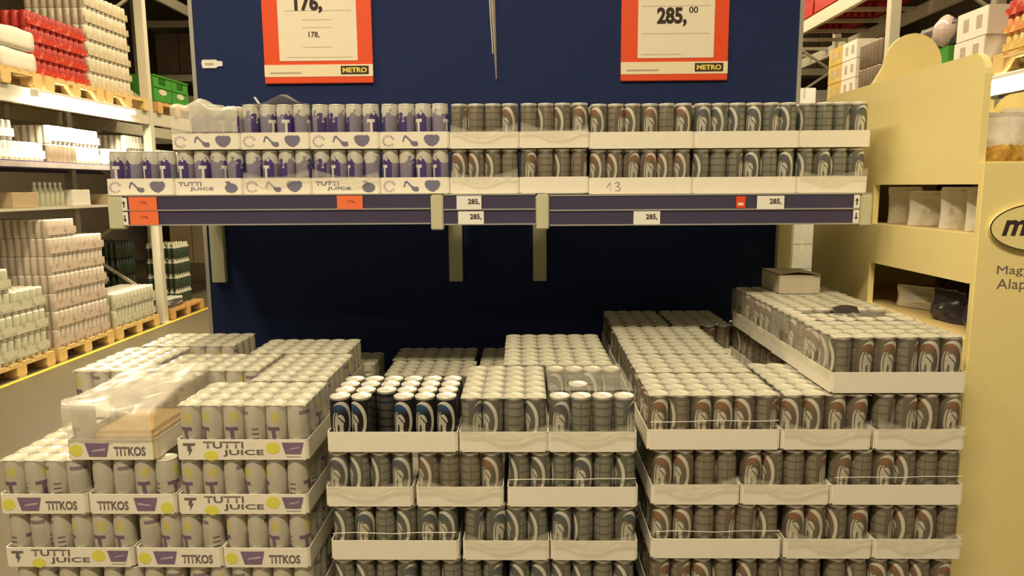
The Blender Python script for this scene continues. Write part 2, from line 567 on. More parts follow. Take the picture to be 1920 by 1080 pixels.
SF = 2.24            # front of the price rails
shelves = [('left', -1.308, -0.295, 1.6200, 'long shelf board carrying the purple juice trays'),
           ('mid', -0.252, 0.033, 1.6165, 'short middle shelf board between the two cream brackets'),
           ('right', 0.077, 1.069, 1.6120, 'long shelf board carrying the right hand energy drink trays')]
for nm, xa, xb, zt, lab in shelves:
    t = thing('gondola_shelf', lab, 'shelf', (xa, SF, zt), 0, 'shelf boards on the blue gondola')
    L = xb - xa
    put('deck', box_mesh('deck', 0, L, 0.012, 0.70, -0.03, 0, MT['cream_metal'], 0.002), t)
    a, b = (0.055 if nm == 'left' else 0.0), (L - 0.038 if nm == 'right' else L)
    for k in range(2):
        z1 = -0.002 - k * 0.046
        r = put('price_rail', prism_xz('price_rail', [(a, z1 - 0.044), (b, z1 - 0.044), (b, z1), (a, z1)], -0.004, 0.010, MT['rail']), t)
        put('rail_lip', box_mesh('rail_lip', a, b, -0.008, -0.004, z1 - 0.046, z1 - 0.042, MT['rail_edge']), r)
    put('front_edge', box_mesh('front_edge', 0, L, -0.006, 0.012, -0.002, 0.002, MT['rail_edge']), t)
    if nm == 'left':
        put('end_cap', box_mesh('end_cap', 0, 0.05, -0.010, 0.02, -0.105, -0.003, MT['cream_metal'], 0.004), t)
    if nm == 'right':
        put('end_cap', box_mesh('end_cap', L - 0.036, L, -0.010, 0.02, -0.100, -0.003, MT['cream_metal'], 0.004), t)
    for x in ((0.02, L - 0.01) if nm == 'left' else (0.012, L - 0.014) if nm == 'right' else (0.01, L - 0.01)):
        # tapering arm below the deck
        bm = bmesh.new()
        vs_ = [bm.verts.new(p) for p in ((x - 0.006, 0.05, -0.031), (x + 0.006, 0.05, -0.031), (x + 0.006, 0.69, -0.031), (x - 0.006, 0.69, -0.031), (x - 0.006, 0.05, -0.06), (x + 0.006, 0.05, -0.06), (x + 0.006, 0.69, -0.13), (x - 0.006, 0.69, -0.13))]
        for q in ((0, 1, 2, 3), (7, 6, 5, 4), (0, 4, 5, 1), (1, 5, 6, 2), (2, 6, 7, 3), (3, 7, 4, 0)):
            bm.faces.new([vs_[i] for i in q])
        bmesh.ops.recalc_face_normals(bm, faces=bm.faces[:])
        put('shelf_arm', new_mesh('shelf_arm', bm, MT['cream_metal']), t)
for x, lab in ((-0.2735, 'cream bracket plate between the juice shelf and the short middle shelf'), (0.055, 'cream bracket plate between the short middle shelf and the right shelf')):
    t = thing('shelf_bracket', lab, 'bracket', (x, SF, 1.617), 0, 'cream shelf brackets')
    put('bracket_face', box_mesh('bracket_face', -0.0195, 0.0195, -0.010, 0.02, -0.110, 0.0, MT['cream_metal'], 0.004), t)
    put('bracket_lug', box_mesh('bracket_lug', -0.013, 0.013, 0.02, 0.06, -0.075, -0.034, MT['cream_metal'], 0.003), t)

# price tags in the rails: (x0, width, z bottom, height, material, text)
tags = [(-1.240, 0.088, 1.574, 0.042, 'tag_orange', '176', 'orange price tag in the upper rail at the left end of the juice shelf'),
        (-1.240, 0.090, 1.529, 0.042, 'tag_orange', '176', 'orange price tag in the lower rail at the left end of the juice shelf'),
        (-0.585, 0.080, 1.574, 0.042, 'tag_orange', '176', 'orange price tag near the right end of the juice shelf rail'),
        (-0.212, 0.077, 1.571, 0.042, 'tag_white', '285,', 'white price tag reading 285 in the upper rail of the short middle shelf'),
        (-0.208, 0.080, 1.525, 0.040, 'tag_white', '285,', 'white price tag reading 285 in the lower rail of the short middle shelf'),
        (0.337, 0.082, 1.521, 0.041, 'tag_white', '285,', 'white price tag reading 285 in the lower rail of the right shelf'),
        (0.716, 0.083, 1.566, 0.041, 'tag_white', '285,', 'white price tag reading 285 in the upper rail of the right shelf'),
        (0.652, 0.028, 1.570, 0.036, 'sign_red', '', 'small red tag in the right shelf rail beside a white price tag'),
        (-1.266, 0.020, 1.574, 0.040, 'tag_white', '^', 'narrow white arrow tag beside the upper orange tag'),
        (-1.266, 0.020, 1.529, 0.040, 'tag_white', 'v', 'narrow white arrow tag beside the lower orange tag'),
        (1.012, 0.018, 1.568, 0.040, 'tag_white', '^', 'narrow white arrow tag in the upper rail at the right end of the shelf'),
        (1.012, 0.018, 1.522, 0.040, 'tag_white', 'v', 'narrow white arrow tag in the lower rail at the right end of the shelf')]
for x0, wd, zb, ht, mt, tx, lab in tags:
    t = thing('price_tag', lab, 'price tag', (x0, SF - 0.0085, zb), 0, 'price tags in the shelf rails')
    put('tag_card', box_mesh('tag_card', 0, wd, 0, 0.0012, 0, ht, MT[mt]), t)
    if tx == '285,':
        put('tag_digits', text_mesh('285,', 0.036, 0.019, MT['black_ink'], 0.03), t, (wd * 0.46, -0.0006, ht * 0.32))
    elif tx == '176':
        put('tag_digits', text_mesh('176,', 0.024, 0.010, plain('brown_ink', (0.35, 0.06, 0.03), 0.8), 0.02), t, (wd * 0.40, -0.0006, ht * 0.45))
    elif tx in '^v' and tx:
        s = 1 if tx == '^' else -1
        c = ht / 2
        m = wd / 2
        put('arrow', flat_mesh('arrow', [(m - 0.0018, c - s * 0.011), (m + 0.0018, c - s * 0.011), (m + 0.0018, c + s * 0.002), (m + 0.0055, c + s * 0.002), (m, c + s * 0.011), (m - 0.0055, c + s * 0.002), (m - 0.0018, c + s * 0.002)], MT['black_ink']), t, (0, -0.0006, 0))
    else:
        put('tag_print', flat_mesh('tag_print', [(0.006, 0.008), (0.022, 0.008), (0.022, 0.016), (0.006, 0.016)], MT['paper2']), t, (0, -0.0006, 0))

# ------------------------------------------------------------------ cans, trays, packs
PITCH_C = 0.0527


def can_mesh(kind):
    bm = bmesh.new()
    prof = [(0.0, 0.004), (0.0195, 0.001), (0.0225, 0.0), (CR, 0.007), (CR, 0.1175), (0.0243, 0.1265), (0.0240, 0.1285), (0.0252, 0.1300), (0.0252, 0.1322), (0.0243, CH), (0.0228, 0.1322), (0.0218, 0.1285), (0.0, 0.1290)]
    lathe(bm, prof, 24, mi=[1, 1, 1, 0, 0, 1, 1, 1, 1, 1, 1, 1])
    # opening tab
    bx(bm, -0.004, 0.013, -0.0055, 0.0055, 0.1293, 0.1305, 1)
    return new_mesh(kind, bm, [MT[kind], MT['alu']])


CAN = {k: can_mesh(k) for k in ('blue_can', 'orange_can', 'black_can', 'juice_can', 'plum_can')}
TH = 0.051
_tray = {}


def tray_mesh(nx, ny, inner='card', hole=False):
    key = (nx, ny, inner)
    if key in _tray:
        return _tray[key]
    W, D = nx * PITCH_C + 0.006, ny * PITCH_C + 0.006
    bm = bmesh.new()
    t = 0.0022
    o = [(0, 0), (W, 0), (W, D), (0, D)]
    i = [(t, t), (W - t, t), (W - t, D - t), (t, D - t)]
    ob = [bm.verts.new((x, y, 0)) for x, y in o]
    ot = [bm.verts.new((x, y, TH)) for x, y in o]
    it = [bm.verts.new((x, y, TH)) for x, y in i]
    ib = [bm.verts.new((x, y, 0.003)) for x, y in i]
    bm.faces.new(ob[::-1])
    f = bm.faces.new(ib)
    f.material_index = 1
    for k in range(4):
        j = (k + 1) % 4
        bm.faces.new((ob[k], ob[j], ot[j], ot[k]))
        bm.faces.new((ot[k], ot[j], it[j], it[k]))
        bm.faces.new((it[k], it[j], ib[j], ib[k])).material_index = 1
    ve = [e for e in bm.edges if abs(e.verts[0].co.z - e.verts[1].co.z) > 0.04 and e.verts[0] in ob + ot and e.verts[1] in ob + ot]
    bmesh.ops.bevel(bm, geom=ve, offset=0.006, segments=3, affect='EDGES')
    me = new_mesh('tray', bm, [MT['card'], MT[inner]])
    _tray[key] = me
    return me


def end_film(W, seed, back=False):
    """film end drawn over the short tray side: a bowl-shaped sheet left open round the middle"""
    bm = bmesh.new()
    rnd = random.Random(seed)
    nx, nz = 26, 7
    hc = rnd.uniform(0.42, 0.58)
    grid = []
    for i in range(nx + 1):
        u = i / nx
        a = abs(u - hc) / 0.5
        ztop = TH + 0.004 + 0.030 * max(0, a - 0.30) ** 1.1
        zbot = TH - 0.010 - 0.020 * max(0.0, 1 - (a / 0.62) ** 2)
        col = []
        for k in range(nz + 1):
            v = k / nz
            z = zbot + (ztop - zbot) * v
            y = -0.0045 - 0.0022 * noise.noise(Vector((u * 9 + seed, v * 4, seed * 1.7))) - (0.002 if v < 0.5 else 0)
            if k in (0, nz):
                y -= 0.0018
            col.append(bm.verts.new((0.004 + u * (W - 0.008), y, z)))
        grid.append(col)
    for i in range(nx):
        for k in range(nz):
            f = bm.faces.new((grid[i][k], grid[i + 1][k], grid[i + 1][k + 1], grid[i][k + 1]))
            f.smooth = True
    return new_mesh('film_end', bm, MT['film'])


def seam_film(W, seed):
    """film edge that runs straight across the long side a little above the tray"""
    bm = bmesh.new()
    prev = None
    for i in range(25):
        u = i / 24
        x = 0.006 + u * (W - 0.012)
        z = TH + 0.020 + 0.004 * noise.noise(Vector((u * 3, seed, 0))) + 0.004 * u
        ring = [bm.verts.new((x, 0.0, z - 0.0022)), bm.verts.new((x, -0.0020, z - 0.0016)), bm.verts.new((x, -0.0030, z)), bm.verts.new((x, -0.0016, z + 0.0008))]
        if prev:
            for k in range(3):
                bm.faces.new((prev[k], ring[k], ring[k + 1], prev[k + 1])).smooth = True
        prev = ring
    return new_mesh('film_seam', bm, MT['film_seam'])


def top_film(nx, ny):
    """milky film drawn tight over the lids of a pack"""
    bm = bmesh.new()
    q = 5
    rows = []
    for i in range(nx * q + 1):
        col = []
        for j in range(ny * q + 1):
            dx, dy = (i % q) / q - 0.5, (j % q) / q - 0.5
            d = math.sqrt(dx * dx + dy * dy)
            z = CH + 0.0048 - 0.0042 * max(0.0, d - 0.40) / 0.3 + 0.0006 * noise.noise(Vector((i * 0.4, j * 0.4, nx)))
            col.append(bm.verts.new((0.004 + i / q * (PITCH_C - 0.0003), 0.004 + j / q * (PITCH_C - 0.0003), z)))
        rows.append(col)
    for i in range(nx * q):
        for j in range(ny * q):
            bm.faces.new((rows[i][j], rows[i + 1][j], rows[i + 1][j + 1], rows[i][j + 1])).smooth = True
    return new_mesh('film_top', bm, MT['film_top'])


FILMTOP = {(6, 4): top_film(6, 4), (4, 6): top_film(4, 6)}
FILM4 = [end_film(4 * PITCH_C + 0.006, s) for s in range(5)]
FILM6 = [seam_film(6 * PITCH_C + 0.006, s) for s in range(4)]
OFF = -0.0008


def print_long(tr):
    """TUTTI JUICE print of the six-can tray front"""
    put('bolt_letter', flat_mesh('bolt_letter', [(0.016, 0.0425), (0.047, 0.0425), (0.045, 0.0365), (0.036, 0.0365), (0.035, 0.028), (0.039, 0.028), (0.029, 0.010), (0.030, 0.023), (0.026, 0.023), (0.027, 0.0365), (0.016, 0.0365)], MT['grey_ink']), tr, (0, OFF, 0))
    put('lettering', text_mesh('TUTTI', 0.098, 0.0170, MT['grey_ink'], 0.02), tr, (0.066, OFF, 0.0295))
    put('lettering', text_mesh('JUICE', 0.100, 0.0170, MT['grey_ink'], 0.02), tr, (0.113, OFF, 0.0090))
    put('yellow_dot', flat_mesh('yellow_dot', disc_pts(0.0835, 0.0105, 0.0175, 0.0125), MT['yellow_ink']), tr, (0, OFF * 0.7, 0))
    put('yellow_dot', flat_mesh('yellow_dot', disc_pts(0.236, 0.0300, 0.0175, 0.0150), MT['yellow_ink']), tr, (0, OFF * 0.7, 0))
    put('badge', flat_mesh('badge', [(0.258, 0.0440), (0.312, 0.0440), (0.304, 0.0150), (0.266, 0.0150)], MT['purple_ink']), tr, (0, OFF, 0))
    put('badge_line', flat_mesh('badge_line', [(0.276, 0.0285), (0.302, 0.0335), (0.301, 0.0300), (0.277, 0.0255)], MT['lilac_ink']), tr, (0, OFF * 1.5, 0))
    put('small_print', flat_mesh('small_print', [(0.268, 0.0075), (0.303, 0.0075), (0.303, 0.0095), (0.268, 0.0095)], MT['lilac_ink']), tr, (0, OFF, 0))


def print_short(tr, mirror=False):
    """TITKOS print of the four-can tray front"""
    W = 4 * PITCH_C + 0.006
    fx = (lambda x: W - x) if mirror else (lambda x: x)
    put('yellow_dot', flat_mesh('yellow_dot', disc_pts(fx(0.022), 0.0240 if not mirror else 0.016, 0.0160, 0.0150), MT['yellow_ink']), tr, (0, OFF * 0.7, 0))
    put('badge', flat_mesh('badge', [(fx(0.044), 0.0425), (fx(0.104), 0.0425), (fx(0.096), 0.0085), (fx(0.053), 0.0085)], MT['purple_ink']), tr, (0, OFF, 0))
    put('badge_line', flat_mesh('badge_line', [(fx(0.062), 0.0245), (fx(0.094), 0.0300), (fx(0.094), 0.0240), (fx(0.062), 0.0205)], MT['lilac_ink']), tr, (0, OFF * 1.5, 0))
    put('lettering', text_mesh('TITKOS', 0.078, 0.0230, MT['grey_ink'], 0.03), tr, ((W - 0.195) if mirror else 0.115, OFF, 0.0105))


WREATH = None


def print_plum(tr, word):
    """print of the shelf trays: wreath, bent straw and plum, or the words and plum"""
    global WREATH
    if word:
        put('lettering', text_mesh('TUTTI', 0.074, 0.0125, MT['plum_ink'], 0.02), tr, (0.012, OFF, 0.0270))
        put('lettering', text_mesh('JUICE', 0.076, 0.0120, MT['plum_ink'], 0.02), tr, (0.048, OFF, 0.0110))
        p = disc_pts(0.180, 0.0200, 0.0205, 0.0150, 18)
        put('plum_print', flat_mesh('plum_print', p, MT['plum_ink']), tr, (0, OFF, 0))
        put('plum_stalk', flat_mesh('plum_stalk', [(0.168, 0.032), (0.180, 0.034), (0.176, 0.041), (0.160, 0.040)], MT['plum_ink']), tr, (0, OFF, 0))
        return
    if WREATH is None:
        bm = bmesh.new()
        for k in range(11):
            a = PI * 0.15 + 2 * PI * k / 12.5
            c, s = math.cos(a), math.sin(a)
            q = [(0.0135, -0.0028), (0.0205, -0.0022), (0.0205, 0.0022), (0.0135, 0.0028)]
            bm.faces.new([bm.verts.new((0.028 + r * c - t * s, 0, 0.024 + (r * s + t * c) * 0.92)) for r, t in q])
        WREATH = new_mesh('wreath_print', bm, MT['lilac_ink'])
    put('wreath_print', WREATH, tr, (0, OFF, 0))
    pts = [(0.071, 0.021), (0.076, 0.038), (0.083, 0.041), (0.100, 0.024), (0.108, 0.022), (0.118, 0.022), (0.121, 0.014), (0.117, 0.0075), (0.106, 0.0075), (0.098, 0.013), (0.096, 0.020), (0.083, 0.034), (0.080, 0.034), (0.075, 0.020)]
    put('straw_print', flat_mesh('straw_print', pts, MT['plum_ink']), tr, (0, OFF, 0))
    hp = [(0.138, 0.0300), (0.141, 0.0385), (0.152, 0.0425), (0.160, 0.0400), (0.163, 0.0440), (0.167, 0.0400), (0.180, 0.0420), (0.187, 0.0360), (0.187, 0.0260), (0.180, 0.0150), (0.166, 0.0060), (0.152, 0.0100), (0.142, 0.0190)]
    put('plum_print', flat_mesh('plum_print', hp, MT['plum_ink']), tr, (0, OFF, 0))


_rot = random.Random(11)
_fi = [0]


def pack(label, group, X, Y, Z, nx, can, build='all', prt=None, film=True, skip=(), inner='card', name='drink_pack', jx=0.0):
    """tray of cans; nx = cans across the front (6 or 4); build: all / front / left / right edges of cans that can be seen"""
    ny = 4 if nx == 6 else 6
    t = thing(name, label, 'drink pack', (X, Y, Z), 0, group)
    tr = put('tray', tray_mesh(nx, ny, inner), t)
    for j in range(ny):
        for i in range(nx):
            if (i, j) in skip:
                continue
            ok = build == 'all' or (j == 0 and 'front' in build) or (i == 0 and 'left' in build) or (i == nx - 1 and 'right' in build)
            if not ok:
                continue
            o = put('can', CAN[can], t, (0.003 + PITCH_C * (i + 0.5), 0.003 + PITCH_C * (j + 0.5), 0.0035), _rot.choice([-PI / 2 + _rot.uniform(-1.5, 0.4), -PI / 2 + _rot.uniform(-1.3, 1.1), _rot.uniform(0, 2 * PI), _rot.uniform(0, 2 * PI)]))
    if film:
        _fi[0] += 1
        put('film_end' if nx == 4 else 'film_seam', (FILM4 if nx == 4 else FILM6)[_fi[0] % (5 if nx == 4 else 4)], t)
    if build == 'all' and not skip:
        put('film_top', FILMTOP[(nx, ny)], t)
    if prt == 'long':
        print_long(tr)
    elif prt == 'short':
        print_short(tr)
    elif prt == 'short_m':
        print_short(tr, True)
    elif prt in ('plum', 'plum_word'):
        print_plum(tr, prt == 'plum_word')
    return t


# --- trays on the shelf
GS = 'drink trays on the gondola shelf'
ordn = ['first', 'second', 'third', 'fourth', 'fifth']
SY = 2.262
xs = [-1.324, -1.1062, -0.8884, -0.6706, -0.4528]
for k, x in enumerate(xs):
    word = k in (1, 3)
    z = 1.6225 - 0.0006 * k
    pack(f'white tray of purple plum juice cans, lower shelf row, {ordn[k]} from the left', GS, x, SY, z, 4, 'plum_can', 'front left', 'plum_word' if word else 'plum', film=k in (2, 3))
for k, x in enumerate(xs[1:]):
    pack(f'white tray of purple plum juice cans, upper shelf row, {ordn[k]} from the left', GS, x + 0.001, SY - 0.002, 1.762 - 0.0006 * k, 4, 'plum_can', 'front left' if k else 'all', 'plum', film=False,
         skip=((0, 0), (3, 0), (0, 1)) if k == 0 else ())
gx = [(-0.2345, 4, 'orange_can'), (-0.0168, 4, 'orange_can'), (0.2010, 6, 'orange_can'), (0.5240, 6, 'blue_can'), (0.8470, 4, 'blue_can')]
for k, (x, n, c) in enumerate(gx):
    z = [1.6190, 1.6190, 1.6150, 1.6145, 1.6145][k]
    d = f'white tray of grey energy drink cans, lower shelf row, {ordn[k]} after the juice trays'
    if k == 2:
        d = 'white tray with handwritten number 13 on the lower shelf row'
    p = pack(d, GS, x, SY, z, n, c, 'front right left', None, film=(n == 4 and k != 1))
    if k == 2:
        tr = [c_ for c_ in p.children if c_.name.startswith('tray')][0]
        bm = bmesh.new()
        for a, b in (((0.055, 0.020), (0.066, 0.036)), ((0.066, 0.036), (0.066, 0.010)), ((0.080, 0.033), (0.090, 0.037)), ((0.090, 0.037), (0.096, 0.031)), ((0.096, 0.031), (0.086, 0.024)), ((0.086, 0.024), (0.098, 0.019)), ((0.098, 0.019), (0.095, 0.010)), ((0.095, 0.010), (0.082, 0.011))):
            bar(bm, (a[0], 0, a[1]), (b[0], 0, b[1]), 0.0006, 0.0016)
        put('handwriting', new_mesh('handwriting', bm, MT['grey_ink']), tr, (0, -0.0006, 0))
    pack(f'white tray of grey energy drink cans, upper shelf row, {ordn[k]} after the juice trays', GS, x + 0.001, SY - 0.002, z + 0.1395, n, c, 'front right left', None, film=(n == 4 and k in (0, 1)))

# --- left pallet stack: lemon juice
GL = 'lemon juice trays on the left stack'
FL = 1.655
L0, L1, L2, L3 = 0.985, 0.845, 0.7045, 0.564
pack('six-can-wide lemon juice tray at the front right of the left stack top', GL, -0.851, FL, L0, 6, 'juice_can', 'all', 'long', film=False)
titkos = pack('opened half-empty lemon juice tray under crumpled film on the left stack', GL, -1.121, FL, L0, 4, 'juice_can', 'all', 'short', film=False, inner='card_in',
              skip=tuple((i, j) for i in (1, 2, 3) for j in range(0, 4)) + ((0, 1), (0, 2)))
pack('four-can-wide lemon juice tray right behind the front right tray of the left stack', GL, -0.755, FL + 0.222, L0, 4, 'juice_can', 'all', None, film=False)
pack('rear six-can-wide lemon juice tray at the back right of the left stack', GL, -0.884, 2.204, L0, 6, 'juice_can', 'all', None, film=False)
pack('six-can-wide lemon juice tray behind the crumpled film on the left stack', GL, -1.086, 1.985, L0, 6, 'juice_can', 'all', None, film=False)
pack('four-can-wide lemon juice tray at the left edge behind the crumpled film', GL, -1.316, 1.982, L0, 4, 'juice_can', 'all', None, film=False)
pack('rearmost lemon juice tray in the back left corner of the left stack', GL, -1.290, 2.310, L0, 6, 'juice_can', 'all', None, film=False)
pack('lemon juice tray at the far left of the second layer, can tops bare', GL, -1.303, FL, L1, 4, 'juice_can', 'all', 'short', film=False)
pack('mirrored print lemon juice tray in the middle of the second layer, left stack', GL, -1.081, FL, L1, 4, 'juice_can', 'front', 'short_m', film=False)
pack('six-can-wide lemon juice tray at the right of the second layer, left stack', GL, -0.858, FL, L1, 6, 'juice_can', 'front right', 'long', film=False)
pack('six-can-wide lemon juice tray at the left of the third layer, left stack', GL, -1.304, FL, L2, 6, 'juice_can', 'front', 'long', film=False)
pack('four-can-wide lemon juice tray in the middle of the third layer, left stack', GL, -0.974, FL, L2, 4, 'juice_can', 'front', 'short', film=False)
pack('four-can-wide lemon juice tray at the right of the third layer, left stack', GL, -0.755, FL, L2, 4, 'juice_can', 'front right', 'short', film=False)
pack('lemon juice tray at the left of the lowest visible layer, left stack', GL, -1.296, FL, L3, 4, 'juice_can', 'front', None, film=False)
pack('lemon juice tray in the middle of the lowest visible layer, left stack', GL, -1.076, FL, L3, 4, 'juice_can', 'front', None, film=False)
pack('lemon juice tray at the right of the lowest visible layer, left stack', GL, -0.856, FL, L3, 6, 'juice_can', 'front right', None, film=False)
pack('shaded lemon juice tray low at the back between the left and centre stacks', GL, -0.885, 2.60, L1, 6, 'juice_can', 'all', None, film=False)

# --- centre pallet stack: blue energy cans
GC = 'energy drink trays on the centre stack'
FC = 1.68
C0, C1, C2, C3 = 0.995, 0.8535, 0.7120, 0.5705
bt = put('open_tray', None, None, (-0.489, FC, C0))
tag(bt, 'open white tray holding loose black cans on the centre stack', 'tray', None)
put('tray', tray_mesh(6, 4), bt)
rown = ['front row', 'second row', 'third row', 'back row']
cn = ['first', 'second', 'third', 'fourth', 'fifth', 'sixth']
for j in range(4):
    for i in range(6):
        if (i, j) == (2, 0):
            continue
        o = put('black_drink_can', CAN['black_can'], None, (-0.489 + 0.003 + PITCH_C * (i + 0.5) + _rot.uniform(-.0004, .0004), FC + 0.003 + PITCH_C * (j + 0.5), C0 + 0.0035), -PI / 2 + (_rot.uniform(-0.8, 0.5) if j == 0 else PI + 0.3))
        tag(o, f'black energy drink can in the open tray, {rown[j]}, {cn[i]} from the left', 'can', 'loose black cans in the open tray')
pack('filmed four-can-wide grey can tray beside the open tray of black cans', GC, -0.163, FC, C0, 4, 'blue_can')
torn = pack('torn filmed can tray with missing cans, top right front of centre stack', GC, 0.0545, FC, C0, 4, 'blue_can', skip=tuple((i, j) for i in range(4) for j in (1, 2, 3, 4) if (i, j) != (1, 2)))
pack('six-can-wide can tray behind the filmed trays on the centre stack top', GC, -0.068, 2.007, C0, 6, 'blue_can', film=False)
pack('rearmost six-can-wide can tray on top of the centre stack', GC, -0.070, 2.226, C0, 6, 'blue_can', film=False)
for lv, z, row, word in ((1, C1, [(-0.498, 4, 'blue_can'), (-0.273, 4, 'orange_can'), (-0.046, 6, 'blue_can')], 'second'), (2, C2, [(-0.491, 6, 'blue_can'), (-0.159, 4, 'blue_can'), (0.061, 4, 'blue_can')], 'third'),
                         (3, C3, [(-0.493, 4, 'blue_can'), (-0.273, 4, 'blue_can'), (-0.046, 6, 'blue_can')], 'lowest visible')):
    for k, (x, n, c) in enumerate(row):
        pack(f'filmed tray of grey energy cans, {["left", "middle", "right"][k]} of the {word} layer, centre stack', GC, x, FC, z, n, c, 'front' + (' left' if k == 0 else ' right' if k == 2 else ''))
pack('shaded rear can tray one layer down behind the open tray, centre stack', GC, -0.512, 2.640, C1, 6, 'blue_can', film=False)
pack('shaded can tray one layer down just behind the black cans, centre stack', GC, -0.500, 2.420, C1, 6, 'blue_can', film=False)
pack('shaded four-can-wide tray one layer down against the blue panel, centre stack', GC, -0.174, 2.534, C1, 4, 'blue_can', film=False)

# --- right pallet stack: orange energy cans
GR = 'energy drink trays on the right stack'
R1, R0, R2, R3, RT = 0.8595, 1.001, 0.718, 0.5765, 1.1425
pack('front left six-can-wide can tray on the right stack, film edge across it', GR, 0.296, FC, R0, 6, 'orange_can', 'all')
for k, (x, y) in enumerate(((0.298, 1.899), (0.300, 2.118), (0.304, 2.337))):
    pack(f'six-can-wide can tray, {["second", "third", "fourth"][k]} from the front along the left of the right stack', GR, x, y, R0, 6, 'orange_can', 'all', film=False)
pack('shaded four-can-wide tray in the back left corner of the right stack', GR, 0.312, 2.556, R0, 4, 'orange_can', 'all', film=False)
pack('shaded four-can-wide tray at the back middle of the right stack', GR, 0.534, 2.556, R0, 4, 'orange_can', 'all', film=False)
pack('four-can-wide can tray at the front middle of the right stack', GR, 0.622, FC, R0, 4, 'orange_can', 'all')
pack('four-can-wide can tray at the front right, under the raised tray', GR, 0.846, FC, R0, 4, 'orange_can', 'front right left')
for k, y in enumerate((2.012, 2.230, 2.448)):
    pack(f'can tray under the raised trays on the right stack, {["nearest", "middle", "rearmost"][k]} of three', GR, 0.756, y, R0, 6, 'orange_can', 'left front', film=False)
raised = []
for k, y in enumerate((1.682, 1.900, 2.118, 2.336)):
    lab = ['frontmost raised can tray on the right stack, beside the wooden stand', 'raised can tray with torn film, second from front on the right stack', 'raised can tray, third from front on the right stack', 'rearmost raised can tray holding a small box, right stack'][k]
    raised.append(pack(lab, GR, 0.734 + 0.004 * k, y, RT, 6, 'orange_can', 'all', film=False, skip=((1, 2), (2, 2), (3, 2), (4, 2), (5, 2), (3, 1), (4, 1)) if k == 1 else ()))
for lv, z, row, word in ((1, R1, [(0.309, 4), (0.529, 4), (0.748, 6)], 'second'), (2, R2, [(0.311, 6), (0.641, 4), (0.861, 4)], 'third'), (3, R3, [(0.309, 4), (0.529, 4), (0.750, 6)], 'lowest visible')):
    for k, (x, n) in enumerate(row):
        pack(f'filmed tray of brownish energy cans, {["left", "middle", "right"][k]} of the {word} layer, right stack', GR, x, FC, z, n, 'orange_can', 'front' + (' left' if k == 0 else ' right' if k == 2 else ''))


# side film with an oval opening on the raised packs
def side_film(seed):
    bm = bmesh.new()
    D = 4 * PITCH_C + 0.006
    n, m = 18, 8
    grid = []
    for i in range(n + 1):
        u = i / n
        col = []
        for k in range(m + 1):
            v = k / m
            z = TH * 0.75 + v * (CH - TH * 0.75 + 0.002)
            x = -0.004 - 0.003 * noise.noise(Vector((u * 5, v * 3, seed * 3.1))) - 0.002 * (1 - v)
            col.append(bm.verts.new((x, 0.004 + u * (D - 0.008), z)))
        grid.append(col)
    for i in range(n):
        for k in range(m):
            u, v = (i + .5) / n - 0.5, (k + .5) / m - 0.32
            if (u / 0.17) ** 2 + (v / 0.22) ** 2 < 1:
                continue
            bm.faces.new((grid[i][k], grid[i][k + 1], grid[i + 1][k + 1], grid[i + 1][k])).smooth = True
    return new_mesh('film_end', bm, MT['film'])


for k, p in enumerate(raised[:4]):
    put('film_end', side_film(k), p)


def film_sheet(name, X, Y, zf, nx, ny, hole=None, mat='film_thick', skirts=True, zlow=TH * 1.04):
    """film over the top of a pack with skirts down the front and right side"""
    bm = bmesh.new()
    grid = []
    for i in range(nx + 1):
        col = []
        for j in range(ny + 1):
            u, v = i / nx, j / ny
            col.append(bm.verts.new((X[0] + (X[1] - X[0]) * u, Y[0] + (Y[1] - Y[0]) * v, zf(u, v))))
        grid.append(col)
    for i in range(nx):
        for j in range(ny):
            if hole and hole((i + .5) / nx, (j + .5) / ny):
                continue
            bm.faces.new((grid[i][j], grid[i + 1][j], grid[i + 1][j + 1], grid[i][j + 1])).smooth = True

    def skirt(edge, dx, dy):
        prev = [v for v in edge]
        for s in range(1, 7):
            t = s / 6
            cur = []
            for q, v in enumerate(edge):
                n_ = 0.004 * noise.noise(Vector((q * 0.5, t * 4, X[0] * 9)))
                cur.append(bm.verts.new((v.co.x + dx * (0.004 + n_) * (1 if t < 1 else 1), v.co.y + dy * (0.004 + n_), v.co.z + (zlow - v.co.z) * t)))
            for q in range(len(edge) - 1):
                bm.faces.new((prev[q], cur[q], cur[q + 1], prev[q + 1])).smooth = True
            prev = cur
    if skirts:
        skirt([grid[i][0] for i in range(nx + 1)], 0, -1)
        skirt([grid[nx][j] for j in range(ny + 1)], 1, 0)
    bmesh.ops.recalc_face_normals(bm, faces=bm.faces[:])
    return new_mesh(name, bm, MT[mat])


def nz(u, v, s, f=4.0):
    return noise.noise(Vector((u * f, v * f, s)))


# crumpled film over the half-empty juice tray
W4, D6 = 4 * PITCH_C + 0.006, 6 * PITCH_C + 0.006
zf = lambda u, v: CH + 0.012 + 0.010 * nz(u, v, 1.3, 3) + 0.004 * nz(u, v, 4.3, 7) + 0.030 * max(0, v - 0.55) * (0.4 + u) - 0.026 * max(0, 1 - v * 2.2) * u ** 0.6 + 0.004
put('crumpled_film', film_sheet('crumpled_film', (-0.002, W4 - 0.002), (-0.002, D6 - 0.004), zf, 22, 26), titkos)
put('kraft_insert', box_mesh('kraft_insert', 0.060, 0.210, 0.010, 0.205, 0.0035, 0.068, MT['card_in'], 0.010), titkos)  # added block that gives the orange tone inside the film
